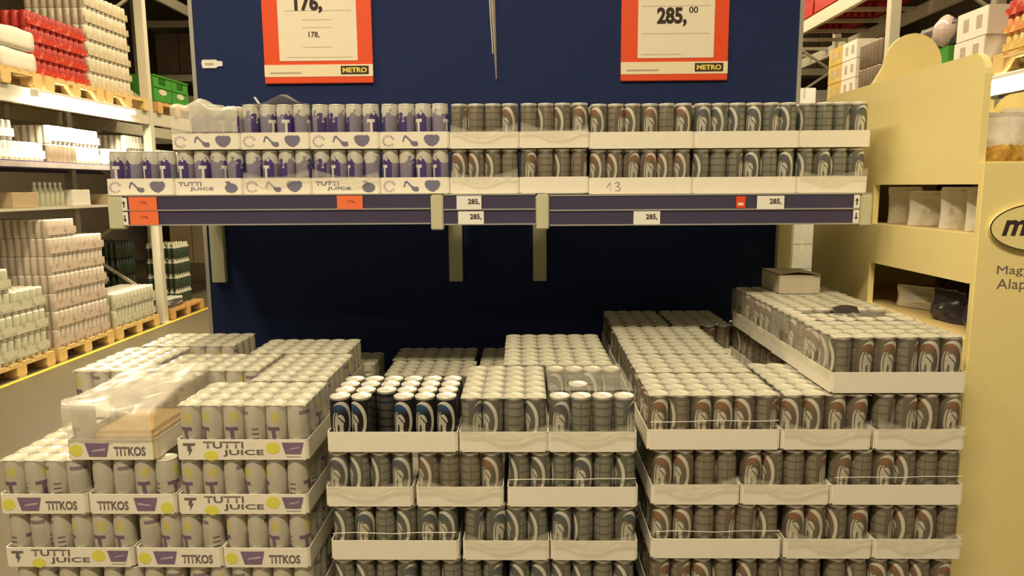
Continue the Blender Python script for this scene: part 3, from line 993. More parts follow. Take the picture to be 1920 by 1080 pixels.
# a standing fold of film
bm = bmesh.new()
prev = None
for k in range(14):
    t = k / 13
    x, y = 0.12 + 0.085 * t, 0.10 + 0.13 * t + 0.01 * math.sin(t * 7)
    a = bm.verts.new((x, y, CH + 0.008))
    b = bm.verts.new((x - 0.012, y + 0.006, CH + 0.018 + 0.016 * math.sin(t * PI) + 0.004 * math.sin(t * 17)))
    if prev:
        bm.faces.new((prev[0], a, b, prev[1])).smooth = True
    prev = (a, b)
put('film_fold', new_mesh('film_fold', bm, MT['film_thick']), titkos)

# sagging film over the torn tray on the centre stack
zf = lambda u, v: CH + 0.0085 + 0.004 * nz(u, v, 2.2) + 0.002 * nz(u, v, 7.7, 9) - 0.018 * math.exp(-((u - 0.45) ** 2 + (v - 0.5) ** 2) / 0.06)
put('torn_film', film_sheet('torn_film', (0.002, W4 - 0.002), (0.05, D6 - 0.003), zf, 20, 24, hole=lambda u, v: ((u - 0.38) / 0.15) ** 2 + ((v - 0.33) / 0.13) ** 2 < 1, mat='film', skirts=False), torn)

# torn film on the second raised tray
zf = lambda u, v: CH + 0.0065 + 0.003 * nz(u, v, 5.2) + 0.0015 * nz(u, v, 8.7, 9)
put('torn_film', film_sheet('torn_film', (0.002, 0.318), (0.004, 0.212), zf, 24, 16, hole=lambda u, v: ((u - 0.5) / 0.16) ** 2 + ((v - 0.55) / 0.2) ** 2 < 1, mat='film', skirts=False), raised[1])
bm = bmesh.new()
prev = None
for k in range(8):
    t = k / 7
    a = bm.verts.new((0.13 + 0.07 * t, 0.085 + 0.01 * t, CH + 0.008))
    b = bm.verts.new((0.125 + 0.075 * t, 0.10 + 0.01 * t, CH + 0.022 + 0.006 * math.sin(t * PI)))
    if prev:
        bm.faces.new((prev[0], a, b, prev[1]))
    prev = (a, b)
put('film_flap', new_mesh('film_flap', bm, MT['black_ink']), raised[1])

# crumpled film on the two upper left shelf packs
tops = [o for o in bpy.data.objects if o.get('label', '').startswith('white tray of purple plum juice cans, upper')]
tops.sort(key=lambda o: o.location.x)
zf = lambda u, v: CH + 0.004 + 0.012 * nz(u, v, 3.1) + 0.004 * nz(u, v, 1.9, 12) + 0.026 * math.exp(-((u - 0.42) / 0.12) ** 2 - ((v - 0.1) / 0.3) ** 2) - 0.01 * u
put('crumpled_film', film_sheet('crumpled_film', (0.004, W4 - 0.004), (0.0, 0.30), zf, 22, 14, ), tops[0])
zf = lambda u, v: CH + 0.006 + 0.003 * nz(u, v, 6.1) + 0.030 * math.exp(-((u - 0.60) / 0.20) ** 2 - ((v - 0.15) / 0.3) ** 2)
put('crumpled_film', film_sheet('crumpled_film', (0.004, W4 - 0.004), (0.004, 0.30), zf, 22, 14, mat='film', skirts=False), tops[1])
bm = bmesh.new()
bar(bm, (0.064, 0.004, CH + 0.006), (0.050, 0.006, CH + 0.026), 0.010, 0.003)
put('film_tip', new_mesh('film_tip', bm, MT['tag_white']), tops[1])

# small closed box on the rear raised tray
cb = thing('small_carton', 'small plain box lying on the rear raised can tray by the panel', 'box', (0.845, 2.37, RT + 0.1375))
put('carton_body', box_mesh('carton_body', 0, 0.135, 0, 0.18, 0, 0.062, plain('dull_card', (0.52, 0.47, 0.36), 0.8), 0.002), cb)
bm = bmesh.new()
v = [bm.verts.new(p) for p in ((-0.002, -0.002, 0.066), (0.137, -0.002, 0.064), (0.137, 0.184, 0.064), (-0.002, 0.184, 0.066), (0.125, -0.012, 0.066), (0.06, 0.0, 0.073))]
bm.faces.new((v[0], v[5], v[3]))
bm.faces.new((v[5], v[4], v[1]))
bm.faces.new((v[5], v[1], v[2], v[3]))
put('lid_flap', new_mesh('lid_flap', bm, MT['card']), cb)


# inner and lower part of each stack, where no single tray can be told apart
def core(label, x0, x1, y0, y1, zs, low, zlow, ylow, can):
    bm = bmesh.new()

    def layer(z, xa, xb, ya, yb):
        bx(bm, xa, xb, ya, yb, z, z + TH, 0)
        bx(bm, xa + 0.03, xb - 0.03, ya + 0.03, yb - 0.03, z + TH, z + 0.134, 1)
        n = int((yb - ya) / PITCH_C)
        for k in range(n):
            for x in (xa + CR + 0.002, xb - CR - 0.002):
                lathe(bm, [(CR, TH), (CR, 0.118), (0.0245, 0.128), (0.0245, 0.132), (0.0, 0.132)], 10, x, ya + (k + 0.5) * (yb - ya) / n, z, [1, 1, 2, 2])
    for z in zs:
        layer(z, x0, x1, y0, y1[0] if z == zs[0] else y1[1])
    z = low
    while z > 0.0:
        layer(z, x0, x1, ylow, y1[1])
        z -= 0.1415
    o = put('packed_tray_core', new_mesh('packed_tray_core', bm, [MT['card'], CAN[can].materials[0], MT['alu']]))
    tag(o, label, 'drink pack', None, 'stuff')


core('lemon juice trays packed inside the left stack', -1.30, -0.545, 1.985, (2.53, 2.84), (L1, L2, L3), L3 - 0.1415, 0, FL + 0.005, 'juice_can')
core('grey can trays packed inside the centre stack', -0.49, 0.275, 2.01, (2.405, 2.86), (C1, C2, C3), C3 - 0.1415, 0, FC + 0.005, 'blue_can')
core('brownish can trays packed inside the right stack', 0.312, 1.065, 2.01, (2.86, 2.86), (R1, R2, R3), R3 - 0.1415, 0, FC + 0.005, 'orange_can')

# ------------------------------------------------------------------ wooden charity stand
SX, SYN, SYF = 1.14, 1.845, 2.85
st = thing('wooden_display_stand', 'pale plywood collection stand with oval logo at the right', 'display stand', (SX, SYN, 0))
T = 0.018


def side_panel(name, x):
    """side board in the y,z plane with two windows, built from the strips round them"""
    D = SYF - SYN
    out = []
    bm = bmesh.new()

    def poly(pts):
        a = [bm.verts.new((x, y, z)) for y, z in pts]
        b = [bm.verts.new((x + T, y, z)) for y, z in pts]
        bm.faces.new(a)
        bm.faces.new(b[::-1])
        for i in range(len(pts)):
            j = (i + 1) % len(pts)
            bm.faces.new((a[j], a[i], b[i], b[j]))
    r = 0.055
    topn = [(r - r * math.sin(t), 1.96 - r + r * math.cos(t)) for t in [PI / 2 * k / 6 for k in range(7)]]
    # near top corner (rounded), far top corner (rounded)
    near = [(0.0 + r - r * math.cos(t), 1.965 - r + r * math.sin(t)) for t in [PI / 2 * k / 6 for k in range(7)]]
    far = [(D - r * 2 + 2 * r * math.sin(t), 1.965 - 2 * r + 2 * r * math.cos(t)) for t in [PI / 2 * k / 6 for k in range(7)]]
    yw = 0.53
    poly([(0.0, 1.638)] + near + far + [(D, 1.638)])
    poly([(yw, 1.512), (yw, 1.638), (D, 1.638), (D, 1.512)])
    poly([(0.0, 1.385), (0.0, 1.512), (D, 1.512), (D, 1.385)])
    poly([(yw, 1.25), (yw, 1.385), (D, 1.385), (D, 1.25)])
    poly([(0.0, 0.0), (0.0, 1.238), (yw, 1.25), (D, 1.25), (D, 0.0)])
    bmesh.ops.remove_doubles(bm, verts=bm.verts[:], dist=1e-5)
    bmesh.ops.recalc_face_normals(bm, faces=bm.faces[:])
    return new_mesh(name, bm, MT['ply'])


put('side_panel', side_panel('side_panel', 0.0), st)
put('side_panel', side_panel('side_panel', 0.67 - T), st)
fp = put('front_panel', box_mesh('front_panel', 0.003, 0.667, -0.020, -0.001, 0.0, 1.694, MT['ply'], 0.003), st)
cxl, czl = 0.158, 1.530
rim = put('logo_oval', prism_xz('logo_oval', disc_pts(cxl, czl, 0.132, 0.061, 48), -0.030, -0.0205, MT['ply']), st)
bm = bmesh.new()
o1, o2 = disc_pts(cxl, czl, 0.1335, 0.0622, 48), disc_pts(cxl, czl, 0.1300, 0.0592, 48)
a = [bm.verts.new((x, -0.0306, z)) for x, z in o1]
b = [bm.verts.new((x, -0.0306, z)) for x, z in o2]
for k in range(48):
    bm.faces.new((a[k], a[(k + 1) % 48], b[(k + 1) % 48], b[k]))
put('oval_line', new_mesh('oval_line', bm, MT['black_ink']), rim)
lm = text_mesh('mo', 0.100, 0.040, MT['black_ink'], 0.03)
for v_ in lm.vertices:
    v_.co.x += v_.co.z * 0.25
put('logo_letters', lm, rim, (cxl - 0.103, -0.0308, czl - 0.021))
put('lettering', text_mesh('Magyar', 0.118, 0.0275, MT['grey_ink'], 0.0), fp, (0.058, -0.0206, 1.405))
put('lettering', text_mesh('Alapítvány', 0.176, 0.034, MT['grey_ink'], 0.0), fp, (0.060, -0.0206, 1.365))
# back board with a rounded crest
bp = [(T, 0.0), (0.67 - T, 0.0), (0.67 - T, 1.955), (0.50, 1.985)] + [(0.335 + 0.108 * math.cos(t), 2.085 + 0.118 * math.sin(t)) for t in [PI * k / 12 for k in range(13)]] + [(0.17, 1.985), (T, 1.955)]
put('back_panel', prism_xz('back_panel', bp, 0.985, 0.985 + T, MT['ply']), st)
for z in (1.235, 1.50):
    put('shelf_board', box_mesh('shelf_board', T + 0.001, 0.67 - T - 0.001, 0.002, 0.98, z, z + 0.012, MT['ply_edge']), st)
put('shelf_board', box_mesh('shelf_board', T + 0.001, 0.67 - T - 0.001, 0.002, 0.98, 1.645, 1.657, MT['ply_edge']), st)


def bag_mesh(wd, ht, dp, mat, seed, slump=0.0):
    bm = bmesh.new()
    n, m = 22, 20
    sides = []
    for s in (-1, 1):
        grid = []
        for i in range(n + 1):
            col = []
            for k in range(m + 1):
                u, v = i / n * 2 - 1, k / m
                bulge = (1 - abs(u) ** 2.6) * (0.55 + 0.45 * math.sin(min(1, v * 1.25) * PI)) * (1 - v ** 5)
                nn = noise.noise(Vector((u * 2 + seed, v * 3, s * 2 + seed * 1.3))) + 0.7 * noise.noise(Vector((u * 5 + v * 3 + seed, v * 7, s * 3 + seed)))
                x = u * wd / 2 * (1 - 0.06 * math.sin(v * PI))
                y = s * dp / 2 * bulge * (1 + 0.35 * nn) + slump * v * v
                z = v * ht * (1 - 0.03 * nn)
                col.append(bm.verts.new((x, y, z)))
            grid.append(col)
        for i in range(n):
            for k in range(m):
                bm.faces.new((grid[i][k], grid[i + 1][k], grid[i + 1][k + 1], grid[i][k + 1])).smooth = True
        sides.append(grid)
    bmesh.ops.remove_doubles(bm, verts=bm.verts[:], dist=0.0006)
    bmesh.ops.recalc_face_normals(bm, faces=bm.faces[:])
    return new_mesh('pouch', bm, mat)


def clear_bag_mat():
    g = G('snack_bag')
    x, y, z = g.xyz()
    n = g.noise(70, 3)
    vor = g.node('ShaderNodeTexVoronoi')
    vor.inputs['Scale'].default_value = 75
    g.nt.links.new(g.coords(), vor.inputs['Vector'])
    food = g.mix(vor.outputs['Distance'], (0.78, 0.52, 0.12), (0.45, 0.22, 0.03))
    lim = g.add(0.080, g.mul(g.sub(n, 0.5), 0.03))
    c = g.mix(g.gt(z, lim), food, (0.74, 0.68, 0.56))
    g.bump(n, 0.3, 0.005)
    return g.finish(c, 0.25)


SNACK = clear_bag_mat()
WHITEBAG = plain('white_bag', (0.78, 0.75, 0.66), 0.4, 0, 0.15, 35, 0.3)
DARKBAG = plain('dark_bag', (0.045, 0.038, 0.05), 0.3, 0, 0.5, 30, 0.4)
GB = 'bags in the wooden stand'


def bag(label, loc, rz, wd, ht, dp, mat, seed, rx=0.0, slump=0.0):
    t = thing('snack_bag', label, 'bag', loc, 0, GB)
    t.rotation_euler = (rx, 0, rz)
    put('pouch', bag_mesh(wd, ht, dp, mat, seed, slump), t)
    bm = bmesh.new()
    bx(bm, -wd * 0.47, wd * 0.47, slump - 0.0015, slump + 0.0015, ht * 0.985, ht * 1.05)
    put('seal_strip', new_mesh('seal_strip', bm, mat), t)
    return t


bag('clear bag of yellow snacks in the top bin of the wooden stand', (1.243, 1.915, 1.658), 0.08, 0.145, 0.155, 0.065, SNACK, 1)
bag('white-topped snack bag at the right photo edge in the top bin', (1.375, 2.00, 1.658), -0.25, 0.16, 0.175, 0.07, SNACK, 2)
bag('pale bag leaning behind the yellow snack bag in the top bin', (1.275, 2.16, 1.66), 0.25, 0.19, 0.22, 0.05, WHITEBAG, 3, -0.05)
# upper window
for k, (y, wd, ht) in enumerate(((2.345, 0.085, 0.100), (2.20, 0.10, 0.090), (2.045, 0.085, 0.100), (1.935, 0.075, 0.094))):
    bag('white paper bag in the upper window, ' + ['farthest from the front', 'second farthest from the front', 'second nearest to the front', 'nearest to the front'][k], (1.228, y, 1.513), -0.75 + 0.12 * (k - 1), wd * 1.25, ht * 1.12, 0.035, WHITEBAG, 5 + k, 0.05 * (-1) ** k)
bag('dark bag behind the white bags in the upper window, far one', (1.40, 2.38, 1.513), PI / 2, 0.20, 0.118, 0.07, DARKBAG, 12)
bag('dark bag behind the white bags in the upper window, near one', (1.40, 2.08, 1.513), PI / 2, 0.22, 0.118, 0.07, DARKBAG, 14)
# lower window
bag('crumpled white bag lying in the lower window of the stand', (1.265, 2.25, 1.249), -0.95, 0.19, 0.066, 0.06, WHITEBAG, 21)
bag('dark shiny bag in the lower window beside the white bag', (1.22, 2.05, 1.249), PI / 2 + 0.1, 0.14, 0.085, 0.07, DARKBAG, 22)
bag('dark shiny bag nearest to the front in the lower window', (1.22, 1.915, 1.249), PI / 2 - 0.1, 0.11, 0.10, 0.07, DARKBAG, 23)
bag('dark bag at the back of the lower window', (1.37, 2.25, 1.249), PI / 2, 0.30, 0.115, 0.08, DARKBAG, 24)
bag('dark bag at the back of the lower window near the front panel', (1.37, 1.98, 1.249), PI / 2, 0.2, 0.11, 0.08, DARKBAG, 25)

# ------------------------------------------------------------------ pallet racks and their goods
_pm = {}


def pallet(label, loc, wy=0.90, dx=1.15, mat='pine', group='timber pallets'):
    """timber pallet, its short face with two openings towards the aisle (+x for the left rack)"""
    t = thing('timber_pallet', label, 'pallet', loc, 0, group)
    key = (wy, dx, mat)
    if key not in _pm:
        m = MT[mat]
        _pm[key] = (box_mesh('deck_board', -dx / 2, dx / 2, -0.055, 0.055, 0, 0.02, m), box_mesh('stringer', -0.06, 0.06, -wy / 2, wy / 2, 0, 0.018, m), box_mesh('block', -0.06, 0.06, -0.06, 0.06, 0, 0.078, m), box_mesh('bottom_board', -dx / 2, dx / 2, -0.05, 0.05, 0, 0.02, m))
    d, s, b, bb = _pm[key]
    for k in range(6):
        put('deck_board', d, t, (0, -wy / 2 + 0.055 + k * (wy - 0.11) / 5, 0.1165))
    for x in (-dx / 2 + 0.06, 0, dx / 2 - 0.06):
        put('stringer', s, t, (x, 0, 0.0983))
        for y in (-wy / 2 + 0.06, 0, wy / 2 - 0.06):
            put('block', b, t, (x, y, 0.0203))
    for y in (-wy / 2 + 0.06, 0, wy / 2 - 0.06):
        put('bottom_board', bb, t, (0, y, 0))
    return t


_bm = {}


def bundle_mesh(nx, ny, p, h, neck, mats, left):
    key = (nx, ny, p, h, neck, mats, left)
    if key in _bm:
        return _bm[key]
    bm = bmesh.new()
    r = p / 2
    if neck:
        prof = [(r * .95, 0), (r, 0.01), (r, h * 0.66), (r * 0.45, h * 0.88), (r * 0.42, h), (0, h)]
        mi = [0, 0, 1, 1, 1]
    else:
        prof = [(r * .9, 0), (r, 0.008), (r, h * 0.93), (r * 0.9, h), (0, h)]
        mi = [0, 0, 1, 1]
    for i in range(nx):
        for j in range(ny):
            if 0 < i < nx - 1 and 0 < j < ny - 1:
                # hidden from the side, only the top shows
                lathe(bm, prof[-3:], 8, (i + .5) * p, (j + .5) * p, 0, mi[-2:])
            else:
                lathe(bm, prof, 8, (i + .5) * p, (j + .5) * p, 0, mi)
    body = new_mesh('bottle_cluster', bm, [MT[mats[0]], MT[mats[1]]])
    bm = bmesh.new()
    e = 0.004
    x0, x1, y0, y1, z0, z1 = -e, nx * p + e, -e, ny * p + e, h * 0.16, h * 0.58
    for q in ((((x1, y0), (x1, y1)) if left else ((x0, y1), (x0, y0))),):
        bm.faces.new([bm.verts.new(v) for v in ((*q[0], z0), (*q[1], z0), (*q[1], z1), (*q[0], z1))])
    band = new_mesh('wrap_band', bm, MT[mats[2]])
    _bm[key] = (body, band)
    return _bm[key]


def wrap_mat(name, base, ink, amt=0.6):
    g = G(name)
    n = g.noise(14, 3)
    k = g.noise(5, 1)
    c = g.mix(g.mul(g.gt(n, 0.56), amt), base, ink)
    c = g.mix(g.mul(k, 0.2), c, tuple(x * 0.8 for x in base))
    return g.finish(c, 0.3)


MT['wrap_green'] = wrap_mat('pale_green_wrap', (0.66, 0.64, 0.47), (0.30, 0.31, 0.22))
MT['wrap_pink'] = wrap_mat('pale_pink_wrap', (0.66, 0.54, 0.42), (0.30, 0.20, 0.16))
MT['wrap_white'] = wrap_mat('white_wrap', (0.80, 0.76, 0.66), (0.55, 0.42, 0.35), 0.4)
MT['pale_green'] = plain('pale_green_bottle', (0.60, 0.60, 0.44), 0.3)
MT['pale_pink'] = plain('pale_pink_bottle', (0.66, 0.57, 0.46), 0.3)
MT['white_cap'] = plain('white_cap', (0.80, 0.76, 0.64), 0.4)
MT['brown_can'] = plain('brown_can', (0.20, 0.15, 0.10), 0.4, 0.2, 0.4, 9)
MT['pale_can'] = plain('beige_can', (0.62, 0.55, 0.40), 0.4, 0.1, 0.3, 12)
MT['beige_wrap'] = wrap_mat('beige_wrap', (0.62, 0.54, 0.37), (0.40, 0.33, 0.20), 0.5)
MT['dark_green'] = plain('dark_green_glass', (0.045, 0.065, 0.035), 0.25, 0, 0.3)
MT['crate_green'] = plain('crate_green', (0.06, 0.27, 0.035), 0.45, 0, 0.15)
MT['red_wrap'] = wrap_mat('red_wrap', (0.52, 0.045, 0.025), (0.75, 0.30, 0.18), 0.6)
MT['red_pack'] = plain('red_pack', (0.42, 0.03, 0.02), 0.4, 0, 0.3)
MT['orange_wrap'] = wrap_mat('orange_wrap', (0.75, 0.30, 0.09), (0.80, 0.60, 0.25), 0.7)
MT['yellow_wrap'] = wrap_mat('yellow_wrap', (0.72, 0.50, 0.14), (0.80, 0.65, 0.32), 0.7)
MT['sack_white'] = plain('white_sack', (0.78, 0.73, 0.60), 0.6, 0, 0.1, 6, 0.4)
MT['carton_white'] = plain('white_carton', (0.78, 0.74, 0.64), 0.7, 0, 0.06)
MT['carton_dull'] = plain('dull_carton', (0.40, 0.38, 0.29), 0.7, 0, 0.25, 20)
MT['carton_tan'] = plain('tan_carton', (0.50, 0.38, 0.22), 0.8, 0, 0.1)
MT['dark_goods'] = plain('dark_goods', (0.06, 0.045, 0.045), 0.4, 0, 0.4)


def bundle(label, loc, nx, ny, p, h, mats, neck=False, band=True, group=None, name='bottle_pack', cat='drink pack'):
    body, bd = bundle_mesh(nx, ny, p, h, neck, mats, loc[0] < 0)
    t = thing(name, label, cat, loc, 0, group)
    put('bottle_cluster', body, t)
    if band:
        put('wrap_band', bd, t)
    return t


LX = -4.45       # front line of the left rack
GLR = 'shrink-wrapped packs on the left rack pallets'
layern = ['bottom', 'second', 'third', 'fourth', 'fifth', 'sixth', 'seventh']


def load(desc, y0, n_along, layers, nx, ny, p, h, mats, base, neck=False, x0=LX, tops=None, deep=1):
    """packs stacked on a pallet; first index runs from the near end"""
    for L in range(layers):
        cnt = n_along if tops is None or L not in tops else tops[L]
        for k in range(cnt):
            where = ['near', 'far', 'farthest'][k]
            bundle(f'{desc}, {layern[L]} layer, {where} end', (x0 - nx * p - 0.02 + 0.006 * (L % 2), y0 + k * (ny * p + 0.012), base + L * (h + 0.003)), nx, ny, p, h, mats, neck, True, GLR)


# ground pallets of the left rack
pallet('timber pallet at the far left edge under pale green packs', (LX - 0.575, 6.08, 0), 0.90)
pallet('timber pallet under the tall pink-white stack on the left', (LX - 0.575, 7.05, 0), 0.92)
pallet('timber pallet under the low cream packs left of the rack post', (LX - 0.575, 8.03, 0), 0.90)
pallet('orange timber pallet just beyond the rack post', (LX - 0.575, 9.24, 0), 0.92, 1.15, 'pine_dark')
PZ = 0.139
load('pale green wrapped bottle pack at the far left floor pallet', 5.65, 2, 4, 12, 5, 0.083, 0.205, ('pale_green', 'white_cap', 'wrap_green'), PZ, False, LX, {3: 1})
load('pink-white wrapped can pack in the tall stack on the left', 6.62, 2, 7, 14, 6, 0.0705, 0.172, ('pale_pink', 'white_cap', 'wrap_pink'), PZ, False, LX, {6: 1})
load('cream wrapped pack on the pallet left of the rack post', 7.60, 2, 2, 6, 6, 0.069, 0.185, ('pale_green', 'white_cap', 'wrap_green'), PZ)
bundle('single cream pack topping the pallet left of the rack post', (LX - 0.95, 7.62, PZ + 2 * 0.188), 6, 6, 0.069, 0.185, ('pale_green', 'white_cap', 'wrap_green'), False, True, GLR)
bundle('upper cream pack farther back left of the rack post', (LX - 0.97, 8.06, PZ + 2 * 0.188), 6, 6, 0.066, 0.15, ('pale_green', 'white_cap', 'wrap_green'), False, True, GLR)
bundle('low grey can pack on the orange pallet beyond the post', (LX - 0.45, 8.84, PZ), 6, 6, 0.066, 0.115, ('blue_can', 'alu', 'wrap_green'), False, False, GLR)
for L in range(4):
    bundle(f'dark green bottle pack on the orange pallet, {layern[L]} layer', (LX - 0.55, 9.27, PZ + L * 0.20), 6, 6, 0.069, 0.197, ('dark_green', 'pale_green', 'wrap_green'), True, False, GLR)
for L in range(4):
    bundle(f'dark green bottle pack in the row behind, {layern[L]} layer', (LX - 1.05, 8.82, PZ + L * 0.215), 6, 6, 0.069, 0.21, ('dark_green', 'dark_green', 'wrap_green'), True, False, GLR)
# rack frame
lr = thing('pallet_rack', 'cream pallet rack with beams along the left aisle', 'rack', (LX, 0, 0))
for y in (4.9, 8.66, 12.3):
    for x in (-0.05, -1.05):
        put('upright_post', box_mesh('upright_post', -0.05, 0.05, -0.045, 0.045, 0, 6.2, MT['rack'], 0.004), lr, (x, y, 0))
        put('foot_plate', box_mesh('foot_plate', -0.07, 0.07, -0.07, 0.07, 0, 0.008, MT['rack']), lr, (x, y, 0))
    z = 0.3
    k = 0
    while z < 5.6:
        bm = bmesh.new()
        a, b = (-0.10, -1.0) if k % 2 == 0 else (-1.0, -0.10)
        bar(bm, (a, y, z), (b, y, z + 0.6), 0.03)
        put('brace', new_mesh('brace', bm, MT['rack']), lr)
        z += 0.6
        k += 1
for ya, yb in ((4.95, 8.61), (8.71, 12.25)):
    for zb in (2.40, 4.45):
        for x in (-0.03, -1.07):
            put('cross_beam', box_mesh('cross_beam', -0.025, 0.025, ya, yb, zb, zb + 0.15, MT['rack'], 0.004), lr, (x, 0, 0))
    for x in (-0.03, -1.07):
        put('shelf_beam', box_mesh('shelf_beam', -0.022, 0.022, ya, yb, 1.835, 1.905, MT['rack_blue'], 0.004), lr, (x, 0, 0))
    put('shelf_deck', box_mesh('shelf_deck', -1.045, -0.055, ya, yb, 1.885, 1.905, MT['rack']), lr)
    put('lower_deck', box_mesh('lower_deck', -1.045, -0.055, ya, yb, 1.455, 1.48, MT['rack']), lr)
    put('price_strip', box_mesh('price_strip', -0.006, -0.002, ya, yb, 1.845, 1.895, plain('price_strip', (0.55, 0.48, 0.45), 0.35, 0, 0.5, 5)), lr)


def tube_light(label, x, y0, y1, z, sx):
    t = thing('tube_light', label, 'lamp', (x, y0, z), 0, 'fluorescent tubes on the racks')
    L = y1 - y0
    put('housing', box_mesh('housing', -0.035, 0.035, 0, L, 0.030, 0.062, MT['housing'], 0.004), t)
    bm = bmesh.new()
    for dx in (-0.018, 0.018):
        rings = []
        for yy in (0.03, L - 0.03):
            rings.append([bm.verts.new((dx + 0.014 * math.cos(2 * PI * k / 10), yy, 0.014 * math.sin(2 * PI * k / 10) + 0.012)) for k in range(10)])
        for k in range(10):
            bm.faces.new((rings[0][k], rings[0][(k + 1) % 10], rings[1][(k + 1) % 10], rings[1][k]))
        bm.faces.new(rings[0])
        bm.faces.new(rings[1][::-1])
    bmesh.ops.recalc_face_normals(bm, faces=bm.faces[:])
    put('tube', new_mesh('tube', bm, MT['tube']), t)
    for yy in (0.0, L - 0.03):
        put('lamp_holder', box_mesh('lamp_holder', -0.034, 0.034, yy, yy + 0.03, -0.006, 0.03, MT['housing']), t)
    return t


tube_light('glaring fluorescent tube on the left rack beam', LX + 0.06, 6.50, 8.15, 2.475, 1)

# upper pallets of the left rack
UZ = 2.552
pallet('raised timber pallet under the white sack load, left rack', (LX - 0.55, 6.22, UZ), 0.92)
pallet('raised timber pallet under the red packs, left rack', (LX - 0.55, 7.20, UZ), 0.92)
pallet('raised timber pallet under the tall beige can load, left rack', (LX - 0.55, 8.14, UZ), 0.86)
pallet('raised orange timber pallet under the green crates', (LX - 0.55, 9.28, UZ), 1.0, 1.15, 'pine_dark')
UB = UZ + 0.1385


def sack_mesh(wx, wy, h, seed):
    bm = bmesh.new()
    n = 10
    grid = []
    vs_ = {}
    bmesh.ops.create_cube(bm, size=1.0)
    bmesh.ops.subdivide_edges(bm, edges=bm.edges[:], cuts=6, use_grid_fill=True)
    for v in bm.verts:
        c = v.co
        e = max(abs(c.x), abs(c.y)) * 2
        s = 1 - 0.03 * abs(c.z * 2) ** 4
        q = noise.noise(Vector((c.x * 3 + seed, c.y * 3, c.z * 2)))
        v.co = (c.x * wx * s, c.y * wy * s, (c.z + 0.5) * h * (1 - 0.12 * max(0, e - 0.5)) + (0.01 * q if c.z > 0 else 0))
    for f in bm.faces:
        f.smooth = True
    return new_mesh('sack_body', bm, MT['sack_white'])


for L in range(2):
    for k in range(2):
        t = thing('white_sack', f'white sack on the raised left pallet, {["lower", "upper"][L]} row, {["near", "far"][k]} end', 'sack', (LX - 0.50, 5.99 + k * 0.45, UB + L * 0.192), 0, 'white sacks on the raised pallet')
        put('sack_body', sack_mesh(1.0, 0.445, 0.180, L * 3 + k), t)
for L in range(4):
    for k in range(2):
        bundle(f'red wrapped pack on the raised pallet, {layern[L]} layer, {["near", "far"][k]} end', (LX - 0.90, 6.755 + k * 0.445, UB + L * 0.148), 9, 5, 0.0875, 0.145, ('red_pack', 'red_pack', 'red_wrap'), False, True, 'red packs on the raised pallet')
for L in range(6):
    for k in range(2):
        bundle(f'beige can tray in the tall raised load, {layern[L]} layer, {["near", "far"][k]} end', (LX - 0.80, 7.725 + k * 0.415, UB + L * 0.168), 8, 5, 0.0815, 0.165, ('pale_can', 'white_cap', 'beige_wrap'), False, True, 'beige can trays on the raised pallet')


def crate_mesh(wx, wy, h, mat):
    bm = bmesh.new()
    t = 0.02
    # four walls; the aisle wall has a hand hole near the top
    bx(bm, -wx, 0, 0, t, 0, h)
    bx(bm, -wx, 0, wy - t, wy, 0, h)
    bx(bm, -wx, -wx + t, t, wy - t, 0, h)
    bx(bm, -t, 0, t, wy - t, 0, h * 0.66)
    bx(bm, -t, 0, t, wy * 0.30, h * 0.66, h)
    bx(bm, -t, 0, wy * 0.70, wy - t, h * 0.66, h)
    bx(bm, -t, 0, wy * 0.30, wy * 0.70, h * 0.90, h)
    bx(bm, -wx + t, -t, t, wy - t, 0.0, 0.02)
    # outside ribs and rim
    for z in (0.02, h * 0.55):
        bx(bm, 0, 0.008, 0.0, wy, z, z + 0.02)
    bx(bm, 0, 0.01, 0, wy, h - 0.018, h)
    return new_mesh('crate_shell', bm, MT[mat])


crm = crate_mesh(0.9, 0.44, 0.33, 'crate_green')
logo_m = plain('crate_logo', (0.62, 0.55, 0.40), 0.6)
for k in range(2):
    t = thing('plastic_crate', f'green plastic crate on the raised orange pallet, {["nearer", "farther"][k]} one', 'crate', (LX - 0.04, 8.83 + k * 0.46, UB), 0, 'green crates on the raised pallet')
    put('crate_shell', crm, t)
    bm = bmesh.new()
    vsx = [bm.verts.new((0.0015, 0.22 + 0.10 * math.cos(a), 0.135 + 0.035 * math.sin(a))) for a in [2 * PI * q / 16 for q in range(16)]]
    bm.faces.new(vsx)
    put('crate_emblem', new_mesh('crate_emblem', bm, logo_m), t)

# goods on the shelf above the ground pallets
y = 5.55
k = 0
rr = random.Random(5)
while y < 8.3:
    for L in range(2):
        if L == 1 and k in (2, 5):
            continue
        bundle(f'white wrapped pack on the left rack shelf, {["lower", "upper"][L]} tier, {(cn + ["seventh", "eighth"])[k]} from the near end', (LX - 0.55, y, 1.907 + L * 0.178), 6, 6, 0.068 + 0.004 * (k % 2), 0.172, (('white_cap', 'white_cap', 'wrap_white') if (k + L) % 3 else ('brown_can', 'white_cap', 'wrap_white')), False, (k + L) % 3 != 0, 'white packs on the left rack shelf')
    y += 0.455
    k += 1
for j, y in enumerate((8.85, 9.30)):
    bundle(f'white wrapped pack on the shelf beyond the post, {["near", "far"][j]} one', (LX - 0.55, y, 1.907), 6, 6, 0.068, 0.22, ('white_cap', 'white_cap', 'wrap_white'), False, True, 'white packs on the left rack shelf')
